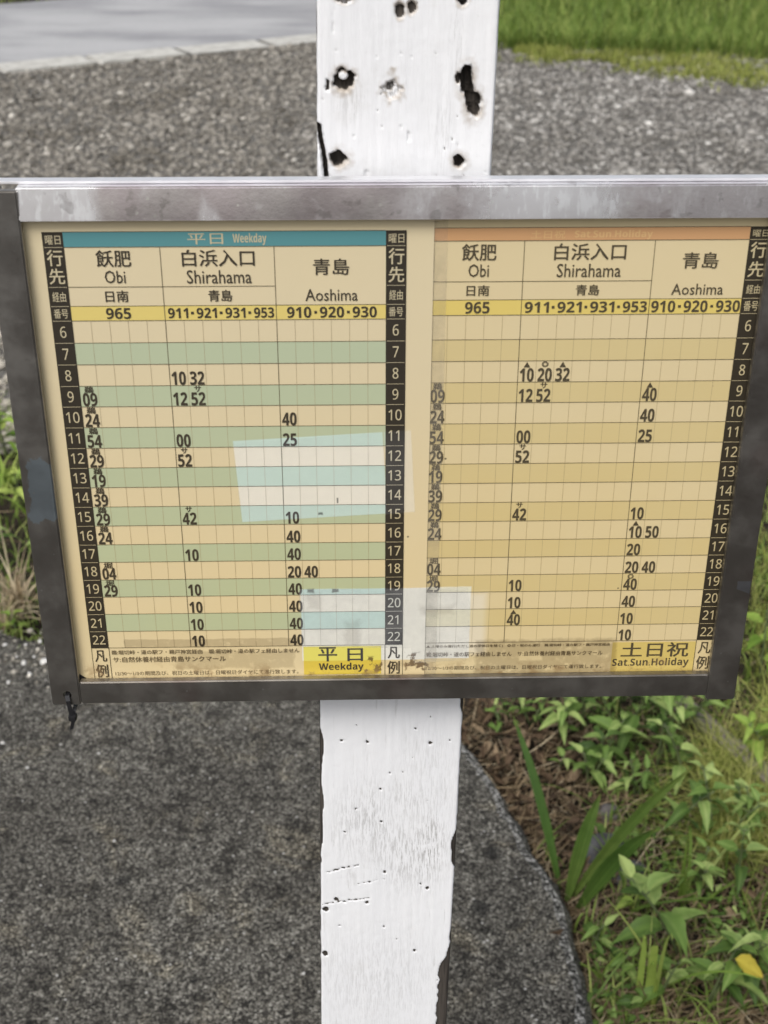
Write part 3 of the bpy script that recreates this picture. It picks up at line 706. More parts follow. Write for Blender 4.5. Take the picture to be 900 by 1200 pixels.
# ------------------------------------------------------------------ the timetable board
MM = .001
class BoardThing:
    """a top-level thing whose meshes are written in board millimetres (X right, d behind the sheet, Z up from camera height)"""
    def __init__(s, name, base, label, cat, group=None, root_mesh=None, depth=0):
        s.base = base
        s.root = link(name, root_mesh, None, world(base[0]*MM, base[1]*MM, base[2]*MM), YAW)
        tag(s.root, label, cat, group)
    def part(s, name, V, Fc, mat, parent=None, smooth=False):
        return link(name, bmesh_mm(name, V, Fc, mat, s.base, smooth), parent or s.root)
def bmesh_mm(name, V, Fc, mat, base, smooth=False):
    V = np.asarray(V, dtype=float)
    return mesh(name, (V-np.array(base))*MM, Fc, mat, smooth, {'bp': V})
def prism(profile, L, axis, bev=.5):
    """extrude a closed (a, d) profile along X or Z"""
    n = len(profile); V = []
    for t in L: V += [((t, d, a) if axis == 'X' else (a, d, t)) for a, d in profile]
    Fc = [(i, (i+1) % n, n+(i+1) % n, n+i) for i in range(n)] + [tuple(range(n))[::-1], tuple(range(n, 2*n))]
    return V, Fc
def bevelled(name, V, Fc, mat, base, w_=.7, seg=2, cuts=None):
    bm = bmesh.new(); vs = [bm.verts.new(v) for v in V]
    for f in Fc: bm.faces.new([vs[i] for i in f])
    bmesh.ops.recalc_face_normals(bm, faces=bm.faces[:])
    bmesh.ops.bevel(bm, geom=bm.edges[:], offset=w_, segments=seg, affect='EDGES', clamp_overlap=True)
    V2 = [tuple(v.co) for v in bm.verts]; F2 = [tuple(v.index for v in f.verts) for f in bm.faces]; bm.free()
    return bmesh_mm(name, V2, F2, mat, base, False)
KF = 1 - .006/DIST
fo_l, fo_r, fo_t, fo_b = -187.9*KF, 237.8*KF, -184.8*KF, -507*KF
fi_l, fi_r, fi_t, fi_b = -170.2*KF, 219.9*KF, -202.1*KF, -490.8*KF

def metal(name, base, oxide, rough, patches=True, shiny=False):
    M = Mat(name, rough, metal=1.0); v = M.vmul(M.attr('bp', True), (.001, .001, .001)); X, D, Z = M.xyz(M.attr('bp', True))
    n1 = M.noise(v, 34, 5, .6); n2 = M.noise(v, 420, 3, .6); n3 = M.noise(M.vmul(v, (1, 1, .25)), 260, 4, .65)
    c = M.mix(M.fr(n1, .4, .65), base, oxide)
    r = n1*.25 + (rough - .12)
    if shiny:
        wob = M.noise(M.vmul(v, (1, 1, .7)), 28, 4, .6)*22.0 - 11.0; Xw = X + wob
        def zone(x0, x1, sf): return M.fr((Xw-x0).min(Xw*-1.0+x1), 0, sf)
        tri_refl = M.fr((Xw+73.0)._m('ABSOLUTE')*-1.0 + (Z*-1.0-182)*.5, 0, 6)  # bright triangular reflection, painted
        sky_refl = zone(-195, -122, 13).max(zone(10, 62, 40)*.7).max(zone(50, 150, 26)).max(zone(135, 270, 40)*.42).max(tri_refl*.6)  # bright sky reflections painted into the rail's colour, zone by zone along X
        sky_refl = (sky_refl + M.fr(M.noise(v, 40, 4, .6), .56, .66)*.25 - M.fr(M.noise(v, 60, 4, .6), .60, .68)*.3).clamp()
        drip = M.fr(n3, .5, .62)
        f = (sky_refl*.70 + drip*.35*sky_refl).clamp()
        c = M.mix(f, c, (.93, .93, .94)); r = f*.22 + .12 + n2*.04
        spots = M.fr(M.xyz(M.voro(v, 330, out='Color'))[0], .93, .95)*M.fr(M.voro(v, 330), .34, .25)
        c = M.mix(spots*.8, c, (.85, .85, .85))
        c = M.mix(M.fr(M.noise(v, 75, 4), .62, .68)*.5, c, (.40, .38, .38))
    elif patches:
        blue = M.fr((X+184 + (n1-.5)*26).min((X*-1.0)-168.5).min((Z+373)+(n1-.5)*40).min((Z*-1.0)-338+(n1-.5)*40), 0, 1.2)
        c = M.mix(blue*.85, c, (.44, .53, .60))
        iri = M.fr(M.noise(v, 14, 3, .5), .55, .72)
        c = M.mix(iri*.35, c, (.30, .20, .19))
        chip = M.fr((X-225+(n1-.5)*16).min(X*-1.0+235.5).min((Z+430)+(n1-.5)*20+(X-232)*.6).min(Z*-1.0-419), 0, .6)
        c = M.mix(chip*.9, c, (.42, .45, .50))
        spk = M.fr(M.xyz(M.voro(v, 300, out='Color'))[0], .95, .96)*M.fr(M.voro(v, 300), .22, .14)
        c = M.mix(spk*.7, c, (.55, .55, .55))
        r = r + n2*.08
    M.color(c).rough(r); M.bump(n2*.5 + n1 if not shiny else M.noise(M.vmul(v, (1, 1, .6)), 15, 2, .4)*6.0 + n2*.05, .12 if not shiny else .25, .001); return M.m
BRIGHT = metal('polished_aluminium', (.66, .61, .65), (.78, .75, .78), .25, shiny=True)  # purplish base colour stands in for the rail's dark reflections
LIP = simple('bright_lip', (.74, .74, .76), .35, .08, 60, metal=.5)
DARKAL = metal('weathered_aluminium', (.33, .315, .295), (.42, .405, .38), .36)
bb = (24.0, 1.0, fo_b)
board = BoardThing('timetable_board', bb, 'wide aluminium framed bus timetable board with worn grey rails fixed across the white post', 'notice board')
def rail(name, V, Fc, mat, label=None, w_=.8):
    o = link(name, bevelled(name, V, Fc, mat, bb, w_), board.root)
    if label: o['label'] = label
    return o
# L-profiles: flange in front of the sheets, wall outside them
rail('frame_rail', *prism([(fi_t, -6), (fo_t, -3.5), (fo_t, 8), (fo_t-6, 8), (fo_t-6, -1), (fi_t, -1)], (fi_l-1.2, fo_r), 'X'), BRIGHT, 'shiny top rail with bright and dark reflections painted in')
rail('frame_rail', *prism([(fi_b, -6), (fi_b, -1), (fo_b+6, -1), (fo_b+6, 8), (fo_b, 8), (fo_b, -6)], (fi_l+.15, fi_r-.15), 'X'), DARKAL)
lr = rail('frame_rail', *prism([(fi_l, -6.4), (fi_l, -1), (fo_l+7, -1), (fo_l+7, 8), (fo_l, 8), (fo_l, -6.4)], (fo_b-.6, fo_t-1.2), 'Z'), DARKAL)
rail('frame_rail', *prism([(fi_r, -6.4), (fo_r, -6.4), (fo_r, 8), (fo_r-7, 8), (fo_r-7, -1), (fi_r, -1)], (fo_b-3, fi_t-.2), 'Z'), DARKAL)
rail('top_lip', *prism([(fo_t+.15, 2), (fo_t+.15, 9.5), (fo_t+1.6, 9.5), (fo_t+1.6, 2)], (fo_l-6, fo_r), 'X'), LIP, w_=.3)
mb = MB(); mb.box(fo_l+7.5, fo_r-7.5, 2.2, 5, fo_b+6.5, fo_t-6.5)
board.part('backing_panel', mb.V, mb.F, simple('backing_panel', (.10, .10, .10), .7))
mb = MB(); mb.box(-14, 66, 5.2, PD*1000-.9, -420, -290)
board.part('mounting_plate', mb.V, mb.F, DARKAL)
# hole for the cable tie: cut through the left rail
hx, hz = -178.0*KF, -499.6*KF
cut = bmesh.new(); bmesh.ops.create_cone(cut, cap_ends=True, segments=20, radius1=2.6*MM, radius2=2.6*MM, depth=40*MM, matrix=Matrix.Translation(((hx-bb[0])*MM, 0, (hz-bb[2])*MM)) @ Matrix.Rotation(math.pi/2, 4, 'X'))
cme = bpy.data.meshes.new('cut'); cut.to_mesh(cme); cut.free(); co = bpy.data.objects.new('cut', cme); COL.objects.link(co)
co.matrix_world = Matrix.Translation(board.root.location) @ Matrix.Rotation(YAW, 4, 'Z')
bpy.context.view_layer.update()
bo = lr.modifiers.new('b', 'BOOLEAN'); bo.object = co; bo.operation = 'DIFFERENCE'; bo.solver = 'EXACT'
dg = bpy.context.evaluated_depsgraph_get(); newme = bpy.data.meshes.new_from_object(lr.evaluated_get(dg))
lr.modifiers.clear(); bpy.data.objects.remove(co); lr.data = newme
co_ = np.zeros(len(newme.vertices)*3, dtype=np.float32); newme.vertices.foreach_get('co', co_)
if 'bp' in newme.attributes: newme.attributes.remove(newme.attributes['bp'])
a = newme.attributes.new('bp', 'FLOAT_VECTOR', 'POINT'); a.data.foreach_set('vector', (co_.reshape(-1, 3)/MM + np.array(bb)).astype(np.float32).ravel())

# ------------------------------------------------------------------ printing
_tc = {}
def bold(t):                                      # plain bold sans letters and digits
    out = ''
    for ch in t:
        if '0' <= ch <= '9': out += chr(0x1D7EC + ord(ch) - 48)
        elif 'A' <= ch <= 'Z': out += chr(0x1D5D4 + ord(ch) - 65)
        elif 'a' <= ch <= 'z': out += chr(0x1D5EE + ord(ch) - 97)
        else: out += ch
    return out
def plain(t): return ''.join(chr(0x1D7E2 + ord(c) - 48) if '0' <= c <= '9' else c for c in t)
def glyphs(s, bold):
    k = (s, bold)
    if k not in _tc:
        c = bpy.data.curves.new('t', 'FONT'); c.body = s; c.size = 1; c.resolution_u = 2
        c.fill_mode = 'BOTH'
        o = bpy.data.objects.new('t', c); COL.objects.link(o); bpy.context.view_layer.update()
        me = bpy.data.meshes.new_from_object(o.evaluated_get(bpy.context.evaluated_depsgraph_get()))
        V = np.array([v.co[:2] for v in me.vertices]); Fc = [tuple(p.vertices) for p in me.polygons]
        bpy.data.objects.remove(o); bpy.data.curves.remove(c); bpy.data.meshes.remove(me); _tc[k] = (V, Fc)
    return _tc[k]
class Ink:                                        # one printed layer of a sheet
    def __init__(s, d): s.V = []; s.F = []; s.d = d
    def rect(s, x0, x1, z0, z1):
        b = len(s.V); s.V += [(x0, s.d, z0), (x1, s.d, z0), (x1, s.d, z1), (x0, s.d, z1)]; s.F.append((b, b+1, b+2, b+3))
    def over(s, Q, Fc, k, wt):                    # overprint slightly shifted copies for weight
        sh = [(0, 0)] if wt <= 0 else [(-wt, -wt*.6), (wt, -wt*.6), (-wt, wt*.6), (wt, wt*.6)]
        for i, (dx, dz) in enumerate(sh):
            b = len(s.V); s.V += [(x+dx*k, s.d-.006*i, z+dz*k) for x, z in Q]; s.F += [tuple(i2+b for i2 in f) for f in Fc]
    def fit(s, t, x0, x1, z0, z1, wt=0.0):        # z0 top, z1 bottom
        V, Fc = glyphs(t, 0); lo, hi = V.min(0), V.max(0); e = hi-lo
        zt, zb = max(z0, z1), min(z0, z1)
        s.over([(x0 + (v[0]-lo[0])/e[0]*(x1-x0), zb + (v[1]-lo[1])/e[1]*(zt-zb)) for v in V], Fc, (zt-zb), wt)
    def put(s, t, x, zb, h, xs, wt):              # left aligned on a baseline, digit height h
        V, Fc = glyphs(t, 0); k = h/.714; lo = V[:, 0].min()
        s.over([(x + (v[0]-lo)*k*xs, zb + v[1]*k) for v in V], Fc, h, wt)
def print_mat(name, c, right=False, var=.06, ink=False):
    M = Mat(name, .42, spec=.35); bpv = M.attr('bp', True); X, D, Z = M.xyz(bpv); v = M.vmul(bpv, (.001, .001, .001))
    n1 = M.noise(v, 9, 4, .6); n2 = M.noise(v, 60, 5, .65); n3 = M.noise(v, 180, 4, .6)
    def bx(x0, x1, z0, z1, soft, rot=0, wob=0, xc=0, zc=0):
        if rot:
            c_, s_ = math.cos(rot), math.sin(rot)
            x = (X-xc)*c_ + (Z-zc)*s_; z = (Z-zc)*c_ - (X-xc)*s_
            x0, x1, z0, z1 = x0-xc, x1-xc, z0-zc, z1-zc
        else: x, z = X, Z
        e = (x - x0).min(x*-1.0 + x1).min(z - z0).min(z*-1.0 + z1)
        if wob: e = e + (n2-.5)*wob
        return M.fr(e, 0, soft)
    low = M.fr(Z*-1.0, 250, 440)
    yel = M.mix(low, (.81, .71, .50), (.87, .715, .425)) if not right else M.mix(low, (.81, .69, .44), (.83, .68, .385))
    yel = M.mix(M.fr(n1, .35, .7)*.35, yel, (.84, .73, .49))
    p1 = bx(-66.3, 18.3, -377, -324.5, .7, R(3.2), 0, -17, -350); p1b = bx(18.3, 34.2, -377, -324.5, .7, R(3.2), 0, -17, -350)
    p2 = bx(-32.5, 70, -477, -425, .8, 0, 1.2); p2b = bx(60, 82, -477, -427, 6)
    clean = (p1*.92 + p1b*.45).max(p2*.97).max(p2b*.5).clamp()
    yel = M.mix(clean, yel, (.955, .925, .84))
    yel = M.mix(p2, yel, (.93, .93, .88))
    col = M.mix(1.0, c, yel, 'MULTIPLY')
    # residue, grime and rust coloured dirt, each with its own shape
    res = bx(-140, -33, -466, -459.5, .6, 0, 3)*.75
    res2 = bx(-110, -36, -483, -468, 2, 0, 9)*.6
    res3 = bx(72, 162, -490, -462, 3, 0, 8)*.85
    res3 = res3*(bx(100, 116, -480, -472, 2, 0, 3)*-.8 + 1.0)
    col = M.mix((res.max(res2).max(res3))*M.fr(n3, .2, .5), col, M.mix(1.0, col, (.62, .60, .58), 'MULTIPLY'))
    smu = bx(-31, -18, -442, -427, 4, 0, 14).max(bx(37, 62, -447, -436, 4, 0, 10)).max(bx(-8, 4, -468, -446, 4, 0, 12))
    col = M.mix(smu*.55, col, M.mix(1.0, col, (.66, .64, .62), 'MULTIPLY'))
    rust = bx(30, 46, -486, -471, 2, 0, 10).max(bx(5, 18, -486, -472, 3, 0, 14))*M.fr(n3, .50, .56)
    col = M.mix(rust*.85, col, (.10, .055, .025))
    rust2 = M.fr(Z*-1.0, 474, 486)*M.fr(n2, .5, .62)
    col = M.mix(rust2*.6, col, (.30, .19, .085))
    spk = M.fr(M.xyz(M.voro(v, 95, out='Color'))[0], .965, .97)*M.fr(M.voro(v, 95), .075, .045)
    col = M.mix(spk*.8, col, (.07, .055, .04))
    blk = bx(-29, -23.5, -428.5, -424.5, 1.5, 0, 5).max(bx(-13.5, -9, -428, -425, 1, 0, 4)).max(bx(-21, -17.5, -375.5, -373, .8, 0, 3)).max(bx(-10, -8.5, -368, -364, .6, 0, 2))
    col = M.mix(blk*.75, col, (.05, .045, .04))
    M.color(col); M.bump(n1*1.0 + n2*.25, .18, .0015); return M.m
def film(name, tintc, fac, rough):
    M = Mat(name, rough, spec=.5); M.color(tintc)
    tr = M.t.nodes.new('ShaderNodeBsdfTransparent'); mx = M.t.nodes.new('ShaderNodeMixShader')
    v = M.vmul(M.attr('bp', True), (.001, .001, .001)); n = M.noise(v, 45, 5, .65)
    f = M.fr(n, .3, .75)*fac + fac*.45
    M.t.links.new(f.s, mx.inputs[0]); M.t.links.new(tr.outputs[0], mx.inputs[1]); M.t.links.new(M.b.outputs[0], mx.inputs[2]); M.t.links.new(mx.outputs[0], M.out.inputs[0]); return M.m
WHITE = (.83, .81, .755); DARK = (.046, .044, .046)
def mats(r):
    sx = 'right' if r else 'left'
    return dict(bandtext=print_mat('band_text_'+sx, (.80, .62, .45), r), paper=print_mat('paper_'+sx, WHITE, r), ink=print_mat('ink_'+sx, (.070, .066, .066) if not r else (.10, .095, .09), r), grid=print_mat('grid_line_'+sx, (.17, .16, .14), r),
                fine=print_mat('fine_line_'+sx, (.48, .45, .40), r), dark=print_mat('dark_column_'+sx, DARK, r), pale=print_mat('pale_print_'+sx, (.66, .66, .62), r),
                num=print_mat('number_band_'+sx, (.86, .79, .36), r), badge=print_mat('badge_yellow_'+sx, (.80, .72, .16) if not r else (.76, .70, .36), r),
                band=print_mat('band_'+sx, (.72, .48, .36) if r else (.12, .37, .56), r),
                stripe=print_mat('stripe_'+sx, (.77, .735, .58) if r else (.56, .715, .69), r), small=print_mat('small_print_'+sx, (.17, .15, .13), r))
ZL = [-256.0, -268.6, -281.1, -293.7, -306.0, -318.6, -331.3, -343.7, -356.1, -368.6, -381.0, -393.5, -405.3, -417.4, -429.2, -441.3, -453.5, -465.4]
HEAD = dict(t=-207.4, b=-215.6, mid=-237.2, num=-247.8, leg=-488.6)
YK = '鵜'; HO = '堀'; SA = 'サ'; TR = '▲'; MA = '◎'
def sheet(right):
    K = mats(right)
    dz = 1.0 if right else 0.0
    base = (130.0, .9, -494.0) if right else (-65.0, 0.0, -494.0)
    d0 = .9 if right else 0.0
    if not right: out = [(-176, -196), (43.4, -196), (42.5, -494), (-160, -494), (-160, -491.5), (-172, -482), (-176, -482)]
    else: out = [(31, -196), (226, -196), (226, -494), (31, -494)]
    n = len(out); V = [(x, d0, z) for x, z in out] + [(x, d0+.35, z) for x, z in out]
    Fc = [tuple(range(n)), tuple(range(n, 2*n))[::-1]] + [(i, n+i, n+(i+1) % n, (i+1) % n) for i in range(n)]
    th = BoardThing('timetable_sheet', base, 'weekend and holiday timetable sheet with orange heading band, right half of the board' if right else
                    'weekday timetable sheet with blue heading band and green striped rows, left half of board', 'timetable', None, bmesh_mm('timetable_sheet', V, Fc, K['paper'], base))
    L = [Ink(d0-.12), Ink(d0-.20), Ink(d0-.28), Ink(d0-.36)]
    Z = [z + dz*max(0, (i-0)/17)*.2 for i, z in enumerate(ZL)]
    if right:
        cols = [41.6, 90.9, 159.7, 209.2]; cells = [5, 7, 5]; x1 = 220.2; hcol = [(209.2, 220.2)]
        ht, hb, mid, num = -206.6, -213.6, -235.8, -246.0
        Z[0] = -254.6
    else:
        cols = [-149.3, -99.7, -40.3, 18.2]; cells = [5, 6, 6]; x1 = 29.0; hcol = [(-160, -149.3), (18.2, 29.0)]
        ht, hb, mid, num = HEAD['t'], HEAD['b'], HEAD['mid'], HEAD['num']
    leg = HEAD['leg'] + (.3 if right else 0)
    # bands and stripes
    s = Ink(d0-.12); s.rect(cols[0] if not right else 42.2, cols[3], ht, hb); band = th.part('heading_band', s.V, s.F, K['band'])
    s = Ink(d0-.12); s.rect(cols[0], cols[3], num, Z[0]); th.part('route_number_band', s.V, s.F, K['num'])
    s = Ink(d0-.12)
    for r in range(17):
        if r % 2: s.rect(cols[0], cols[3], Z[r], Z[r+1])
    o = th.part('row_stripes', s.V, s.F, K['stripe'])
    # fine cell lines, then the grid
    s = Ink(d0-.20)
    for c in range(3):
        for k in range(1, cells[c]):
            x = cols[c] + (cols[c+1]-cols[c])*k/cells[c]; s.rect(x-.09, x+.09, Z[0], Z[17])
    th.part('cell_lines', s.V, s.F, K['fine'])
    s = Ink(d0-.26); hw = .17
    for z in Z: s.rect(cols[0], cols[3], z-hw, z+hw)
    for z in (ht, hb, num): s.rect(cols[0], cols[3], z-hw, z+hw)
    s.rect(cols[0], cols[2], mid-hw, mid+hw)
    s2 = Ink(d0-.30)
    for x in cols[1:3]: s2.rect(x-hw, x+hw, hb-hw, Z[17])
    s2.rect(hcol[0][0] if not right else cols[0], x1, leg-.22, leg+.22)
    s2.rect(hcol[-1][0]-.2, hcol[-1][0]+.2, Z[17], leg); s2.rect(x1-.25, x1+.1, Z[17], leg)
    if not right: s2.rect(-160, -159.7, Z[17], leg); s2.rect(-149.5, -149.1, Z[17], leg)
    s.V, s.F, nb0 = s.V + s2.V, s.F + [tuple(i+len(s.V) for i in f) for f in s2.F], 0
    th.part('table_grid', s.V, s.F, K['grid'])
    # hour columns
    for (a, b) in hcol:
        s = Ink(d0-.32); s.rect(a, b, ht, Z[17]-.1); hc = th.part('hour_column', s.V, s.F, K['dark'])
        s = Ink(d0-.40); w_ = b-a
        for z in [hb, mid, num] + Z[:17]: s.rect(a+.5, b-.6, z-.13, z+.13)
        s.fit('曜日', a+1.5, b-1.3, ht-1.8, hb+1.5, .004); s.fit('行', a+1.5, b-1.2, hb-1.3, hb-10, .012); s.fit('先', a+1.5, b-1.2, mid+10.2, mid+1.7, .012)
        s.fit('経由', a+1.9, b-1.8, mid-2.6, num+2.5, .004); s.fit('番号', a+1.6, b-1.6, num-1.5, Z[0]+1.5, .004)
        for r in range(17):
            h = str(r+6); zc = (Z[r]+Z[r+1])/2
            if len(h) == 1: s.fit(plain(h), a+w_*.5-1.6, a+w_*.5+1.6, zc+3.2, zc-3.2, .004)
            else: s.put(plain(h), a+w_*.5-3.7, zc-3.2, 6.4, .80, .004)
        link('hour_numbers', bmesh_mm('hour_numbers', s.V, s.F, K['pale'], base), hc)
    # headings
    s = Ink(d0-.38)
    def dots(ink, t, xa, xb, za, zb_):
        g = t.split(); n_ = len(g); gap = 4.6; wd = ((xb-xa) - gap*(n_-1))/n_; zc = (za+zb_)/2
        for i, q in enumerate(g):
            x0 = xa + i*(wd+gap); ink.fit(bold(q), x0, x0+wd, za, zb_, .004)
            if i: ink.rect(x0-gap/2-.75, x0-gap/2+.75, zc-.75, zc+.75)
    def cx(c): return (cols[c]+cols[c+1])/2
    B = .012
    c0 = cx(0) + (.3 if not right else 1.0)
    s.fit('飫肥', c0-9.0, c0+9.0, hb-1.6, hb-10.6, B); s.fit('Obi', c0-5.4, c0+5.4, hb-12.6, hb-19.6, .004)
    s.fit('日南', c0-6.0, c0+6.0, mid-2.0, num+2.3, .016); s.fit(bold('965'), c0-6.6, c0+6.6, num-1.0, Z[0]+1.0, .004)
    c1 = cx(1) + (.4 if not right else .5)
    s.fit('白浜入口', c1-18.9, c1+18.9, hb-1.6, hb-10.6, B); s.fit('Shirahama', c1-17, c1+17, hb-12.6, hb-20, .004)
    s.fit('青島', c1-6.2, c1+6.2, mid-2.0, num+2.3, .016)
    (dots(s, '911 921 931 953', cols[1]+1.8, cols[2]-1.2, num-1.2, Z[0]+1.2))
    c2 = cx(2) + (.4 if not right else .3)
    s.fit('青島', c2-9.4, c2+9.4, hb-6.8, hb-15.6, B); s.fit('Aoshima', c2-13.9, c2+13.9, mid-1.8, num+2.2, .004)
    dots(s, '910 920 930', c2-23.9, c2+24, num-1.0, Z[0]+1.0)
    th.part('heading_text', s.V, s.F, K['ink'])
    s = Ink(d0-.22)
    if not right: s.fit('平日', -85, -66.5, ht-1.2, hb+1.2, .006); s.fit(bold('Weekday'), -61.5, -44, ht-1.2, hb+.6, .0)
    else: s.fit('土日祝', 94, 112, ht-1.6, hb+.9, .004); s.fit(bold('Sat.Sun.Holiday'), 117, 158, ht-1.6, hb+.3, 0)
    link('band_text', bmesh_mm('band_text', s.V, s.F, K['pale'] if not right else K['bandtext'], base), band)
    # departure minutes
    s = Ink(d0-.38)
    if not right:
        T = {0: {9: [('09', YK)], 10: [('24', YK)], 11: [('54', YK)], 12: [('29', YK)], 13: [('19', YK)], 14: [('39', YK)], 15: [('29', YK)], 16: [('24', YK)], 18: [('04', HO)], 19: [('29', HO)]},
             1: {8: [('10', 0), ('32', 0)], 9: [('12', 0), ('52', SA)], 11: [('00', 0)], 12: [('52', SA)], 15: [('42', SA)], 17: [('10', 0)], 19: [('10', 0)], 20: [('10', 0)], 21: [('10', 0)], 22: [('10', 0)]},
             2: {10: [('40', 0)], 11: [('25', 0)], 15: [('10', 0)], 16: [('40', 0)], 17: [('40', 0)], 18: [('20', 0), ('40', 0)], 19: [('40', 0)], 20: [('40', 0)], 21: [('40', 0)], 22: [('40', 0)]}}
    else:
        T = {0: {9: [('09', YK)], 10: [('24', YK)], 11: [('54', YK)], 12: [('29', YK)], 13: [('19', YK)], 14: [('39', YK)], 15: [('29', YK)], 16: [('24', YK)], 18: [('04', HO)], 19: [('29', HO)]},
             1: {8: [('10', TR), ('20', MA), ('32', TR)], 9: [('12', 0), ('52', SA)], 11: [('00', 0)], 12: [('52', SA)], 15: [('42', SA)], 19: [('10', 0)], 20: [('10', 0)], 21: [('40', TR)]},
             2: {9: [('40', TR)], 10: [('40', 0)], 11: [('25', 0)], 15: [('10', 0)], 16: [('10', TR), ('50', 0)], 17: [('20', 0)], 18: [('20', 0), ('40', 0)], 19: [('40', MA)], 20: [('40', 0)], 21: [('10', 0)], 22: [('10', 0)]}}
    for c, rows in T.items():
        cw = (cols[c+1]-cols[c])/cells[c]
        for h, lst in rows.items():
            zb = Z[h-5] + .5
            for k, (t_, mk) in enumerate(lst):
                x = cols[c] + cw*k + (1.1 if c else 1.2)
                if right and c == 0: x += .3
                s = Ink(d0-.38); s.put(bold(t_), x, zb, 7.7, .67, .008)
                if mk in (YK, HO): s.fit(mk, x+1.3, x+6.2, Z[h-6]-.1, Z[h-6]-4.1, .022)
                elif mk == SA: s.fit(mk, x+2, x+5.6, Z[h-6]-.2, Z[h-6]-3.7, .022)
                elif mk == TR: s.fit(mk, x+1.9, x+5.5, Z[h-6]-.6, Z[h-6]-3.8)
                elif mk == MA: s.fit(mk, x+2.0, x+5.6, Z[h-6]-.3, Z[h-6]-3.7, .004)
                th.part('departure_time', s.V, s.F, K['ink'])
    # legend
    s = Ink(d0-.38); zt = Z[17]
    for a, b in ([(-160, -149.3), (18.2, 29)] if not right else [(209.2, 220.2)]):
        s = Ink(d0-.38); s.fit('凡', a+1.8, b-1.8, zt-1.6, zt-10, .014); s.fit('例', a+1.6, b-1.8, zt-12, zt-21.4, .014)
        th.part('legend_heading', s.V, s.F, K['ink'])
    s = Ink(d0-.38)
    if not right:
        s.fit('鵜:堀切峠・道の駅フ・鵜戸神宮経由　堀:堀切峠・道の駅フェ経由しません', -148, -34, zt-1.7, zt-4.9, .012)
        s.fit('サ:自然休養村経由青島サンクマール', -147.5, -79, zt-6.6, zt-10.6, .012)
        s.fit('12/30～1/3の期間及び、祝日の土曜日は、日曜祝日ダイヤにて運行致します。', -147, -35, zt-17.2, zt-20.4, .004)
        s.fit('運行時刻は道路事情により遅れる場合があります。', -146, -78, leg-.9, leg-2.2, .02)
    else:
        s.fit('▲:土曜のみ運行(ただし道の学休日を除く)　◎:日・祝のみ運行　鵜:堀切峠・道の駅フ・鵜戸神宮経由', 43.5, 156, zt-1.4, zt-3.8, .012)
        s.fit('堀:堀切峠・道の駅フェ経由しません　サ:自然休養村経由青島サンクマール', 43.5, 152, zt-6.8, zt-10.2, .012)
        s.fit('12/30～1/3の期間及び、祝日の土曜日は、日曜祝日ダイヤにて運行致します。', 43.5, 152, zt-17, zt-20, .004)
        s.fit('運行時刻は道路事情により遅れる場合があります。', 90, 160, leg-.7, leg-2.0, .02); s.fit('2018年4月1日改正', 178, 218, leg-.7, leg-2.0, .02)
    th.part('legend_text', s.V, s.F, K['small'])
    s = Ink(d0-.22)
    if not right: s.rect(-31.5, 15.8, zt-.8, leg+1.8)
    else: s.rect(157.8, 209, zt-1.2, leg+.3)
    bd = th.part('day_badge', s.V, s.F, K['badge'])
    s = Ink(d0-.40)
    if not right: s.fit('平', -22.4, -11.2, zt-1.3, zt-11.6, .016); s.fit('日', -4.6, 4.6, zt-2.4, zt-11.6, .02); s.fit(bold('Weekday'), -22.3, 5.1, zt-12.8, zt-19.6, .004)
    else: s.fit('土日祝', 163.5, 205, zt-1.6, zt-12, .016); s.fit(bold('Sat.Sun.Holiday'), 158.6, 206, zt-13, zt-20.2, .0)
    link('badge_text', bmesh_mm('badge_text', s.V, s.F, K['ink'], base), bd)
    if not right:
        V = [(42.2, .12, -196.5), (50.5, .12, -196.5), (49.6, .12, -493.5), (41.6, .12, -493.5)]
        V += [(x, d+.08, z) for x, d, z in V]
        th.part('laminate_border', V, [(0, 1, 2, 3), (7, 6, 5, 4)] + [(i, 4+i, 4+(i+1) % 4, (i+1) % 4) for i in range(4)], film('laminate_border', (.50, .45, .36), .10, .3))
    return th
weekend = sheet(True)
weekday = sheet(False)

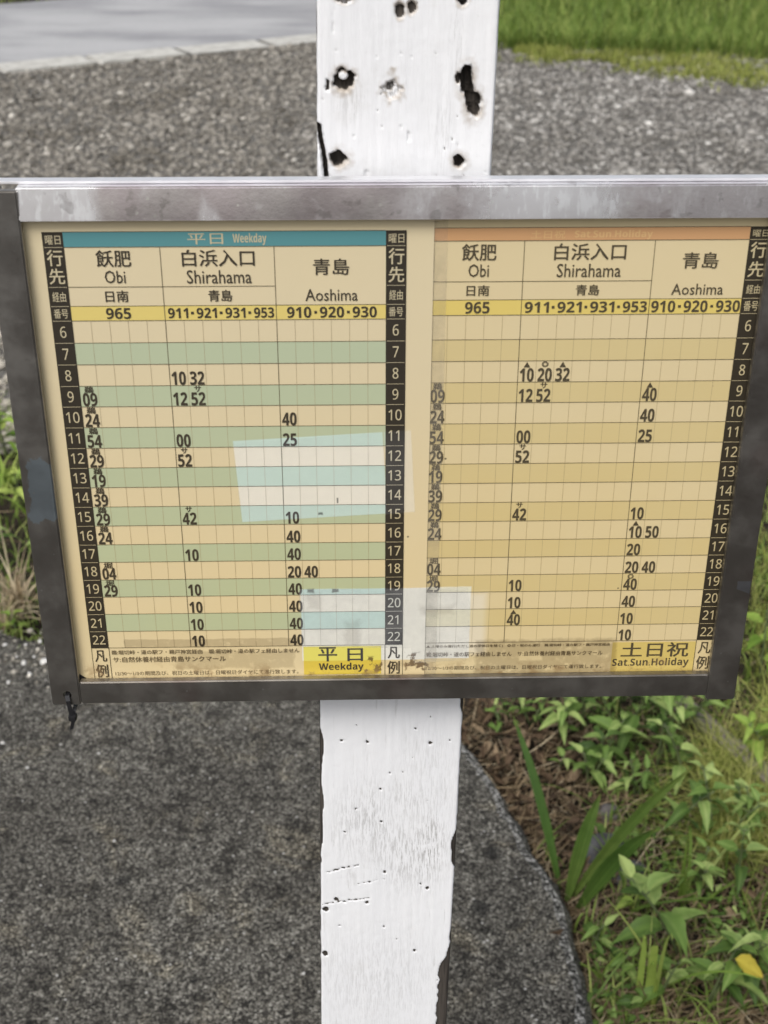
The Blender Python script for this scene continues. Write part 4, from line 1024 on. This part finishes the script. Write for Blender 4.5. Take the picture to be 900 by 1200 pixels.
# clear tape left over the sheets
def tape(pts, d, mat, label, cat='tape'):
    n = len(pts); b = (sum(p[0] for p in pts)/n, d, min(p[1] for p in pts))
    V = [(x, d, z) for x, z in pts] + [(x, d+.05, z) for x, z in pts]
    Fc = [tuple(range(n)), tuple(range(n, 2*n))[::-1]] + [(i, n+i, n+(i+1) % n, (i+1) % n) for i in range(n)]
    return BoardThing('clear_tape', b, label, cat, None, bmesh_mm('clear_tape', V, Fc, mat, b))
tape([(-67.6, -329.2), (-64.8, -379.4), (35.6, -374.0), (32.6, -321.4)], -.62, film('clear_tape_upper', (.75, .76, .74), .02, .3), 'pale rectangle of clear tape across the afternoon rows of the weekday sheet')
tape([(-33.2, -425.0), (-4, -424.8), (20, -425.3), (42.2, -425), (67.6, -425.2), (69.2, -440), (69.5, -462), (68, -477), (36, -479), (34, -468), (-10, -466.6), (-32.4, -466.4)], -.62, film('clear_tape_lower', (.66, .66, .64), .07, .35), 'dirty clear tape bridging the two sheets over the last evening rows')

# cable tie through the hole in the left rail
BLK = simple('black_nylon', (.016, .016, .017), .4, .3, 200)
tb = (hx, -8.0, hz-24); tie = BoardThing('cable_tie', tb, 'black plastic cable tie looped through the lower left corner of the frame', 'cable tie')
def strap(pts, w_, t_):
    V = []; Fc = []; pts = [Vector(p) for p in pts]
    for i, p in enumerate(pts):
        t = (pts[min(i+1, len(pts)-1)] - pts[max(i-1, 0)]).normalized(); sdv = Vector((1, .25, 0)).normalized(); nr = t.cross(sdv).normalized()
        V += [p - sdv*w_/2 - nr*t_/2, p + sdv*w_/2 - nr*t_/2, p + sdv*w_/2 + nr*t_/2, p - sdv*w_/2 + nr*t_/2]
        if i: Fc += [((i-1)*4+k, (i-1)*4+(k+1) % 4, i*4+(k+1) % 4, i*4+k) for k in range(4)]
    Fc += [(0, 3, 2, 1), tuple(len(V)-4+k for k in range(4))]
    return V, Fc
loop = [(hx+.2, 9.5, hz-6), (hx, 10.5, hz-1), (hx, 5, hz+.6), (hx, -1, hz+.4), (hx, -7.2, hz-.4), (hx+.5, -8.6, hz-3), (hx+1.0, -8.8, hz-8), (hx+1.7, -8.6, hz-13)]
tie.part('strap', *strap(loop, 2.6, 1.1), BLK)
loop2 = [(hx+.2, 9.5, hz-6), (hx+1.6, 9.3, hz-10), (hx+3.4, 3, hz-11), (hx+3.4, -5, hz-10.5), (hx+3.0, -7.4, hz-11.5), (hx+2.4, -8.0, hz-15)]
tie.part('strap', *strap(loop2, 2.4, 1.1), BLK)
V, Fc = prism([(hz-13.5, -10.6), (hz-13.5, -5.6), (hz-17.6, -5.6), (hz-17.6, -10.6)], (hx-.4, hx+4.4), 'X')
link('lock_head', bevelled('lock_head', V, Fc, BLK, tb, .6), tie.root)
tie.part('tail', *strap([(hx+2.2, -8.2, hz-17), (hx+1.6, -8.8, hz-20), (hx+.5, -9, hz-24)], 2.2, 1.0), BLK)
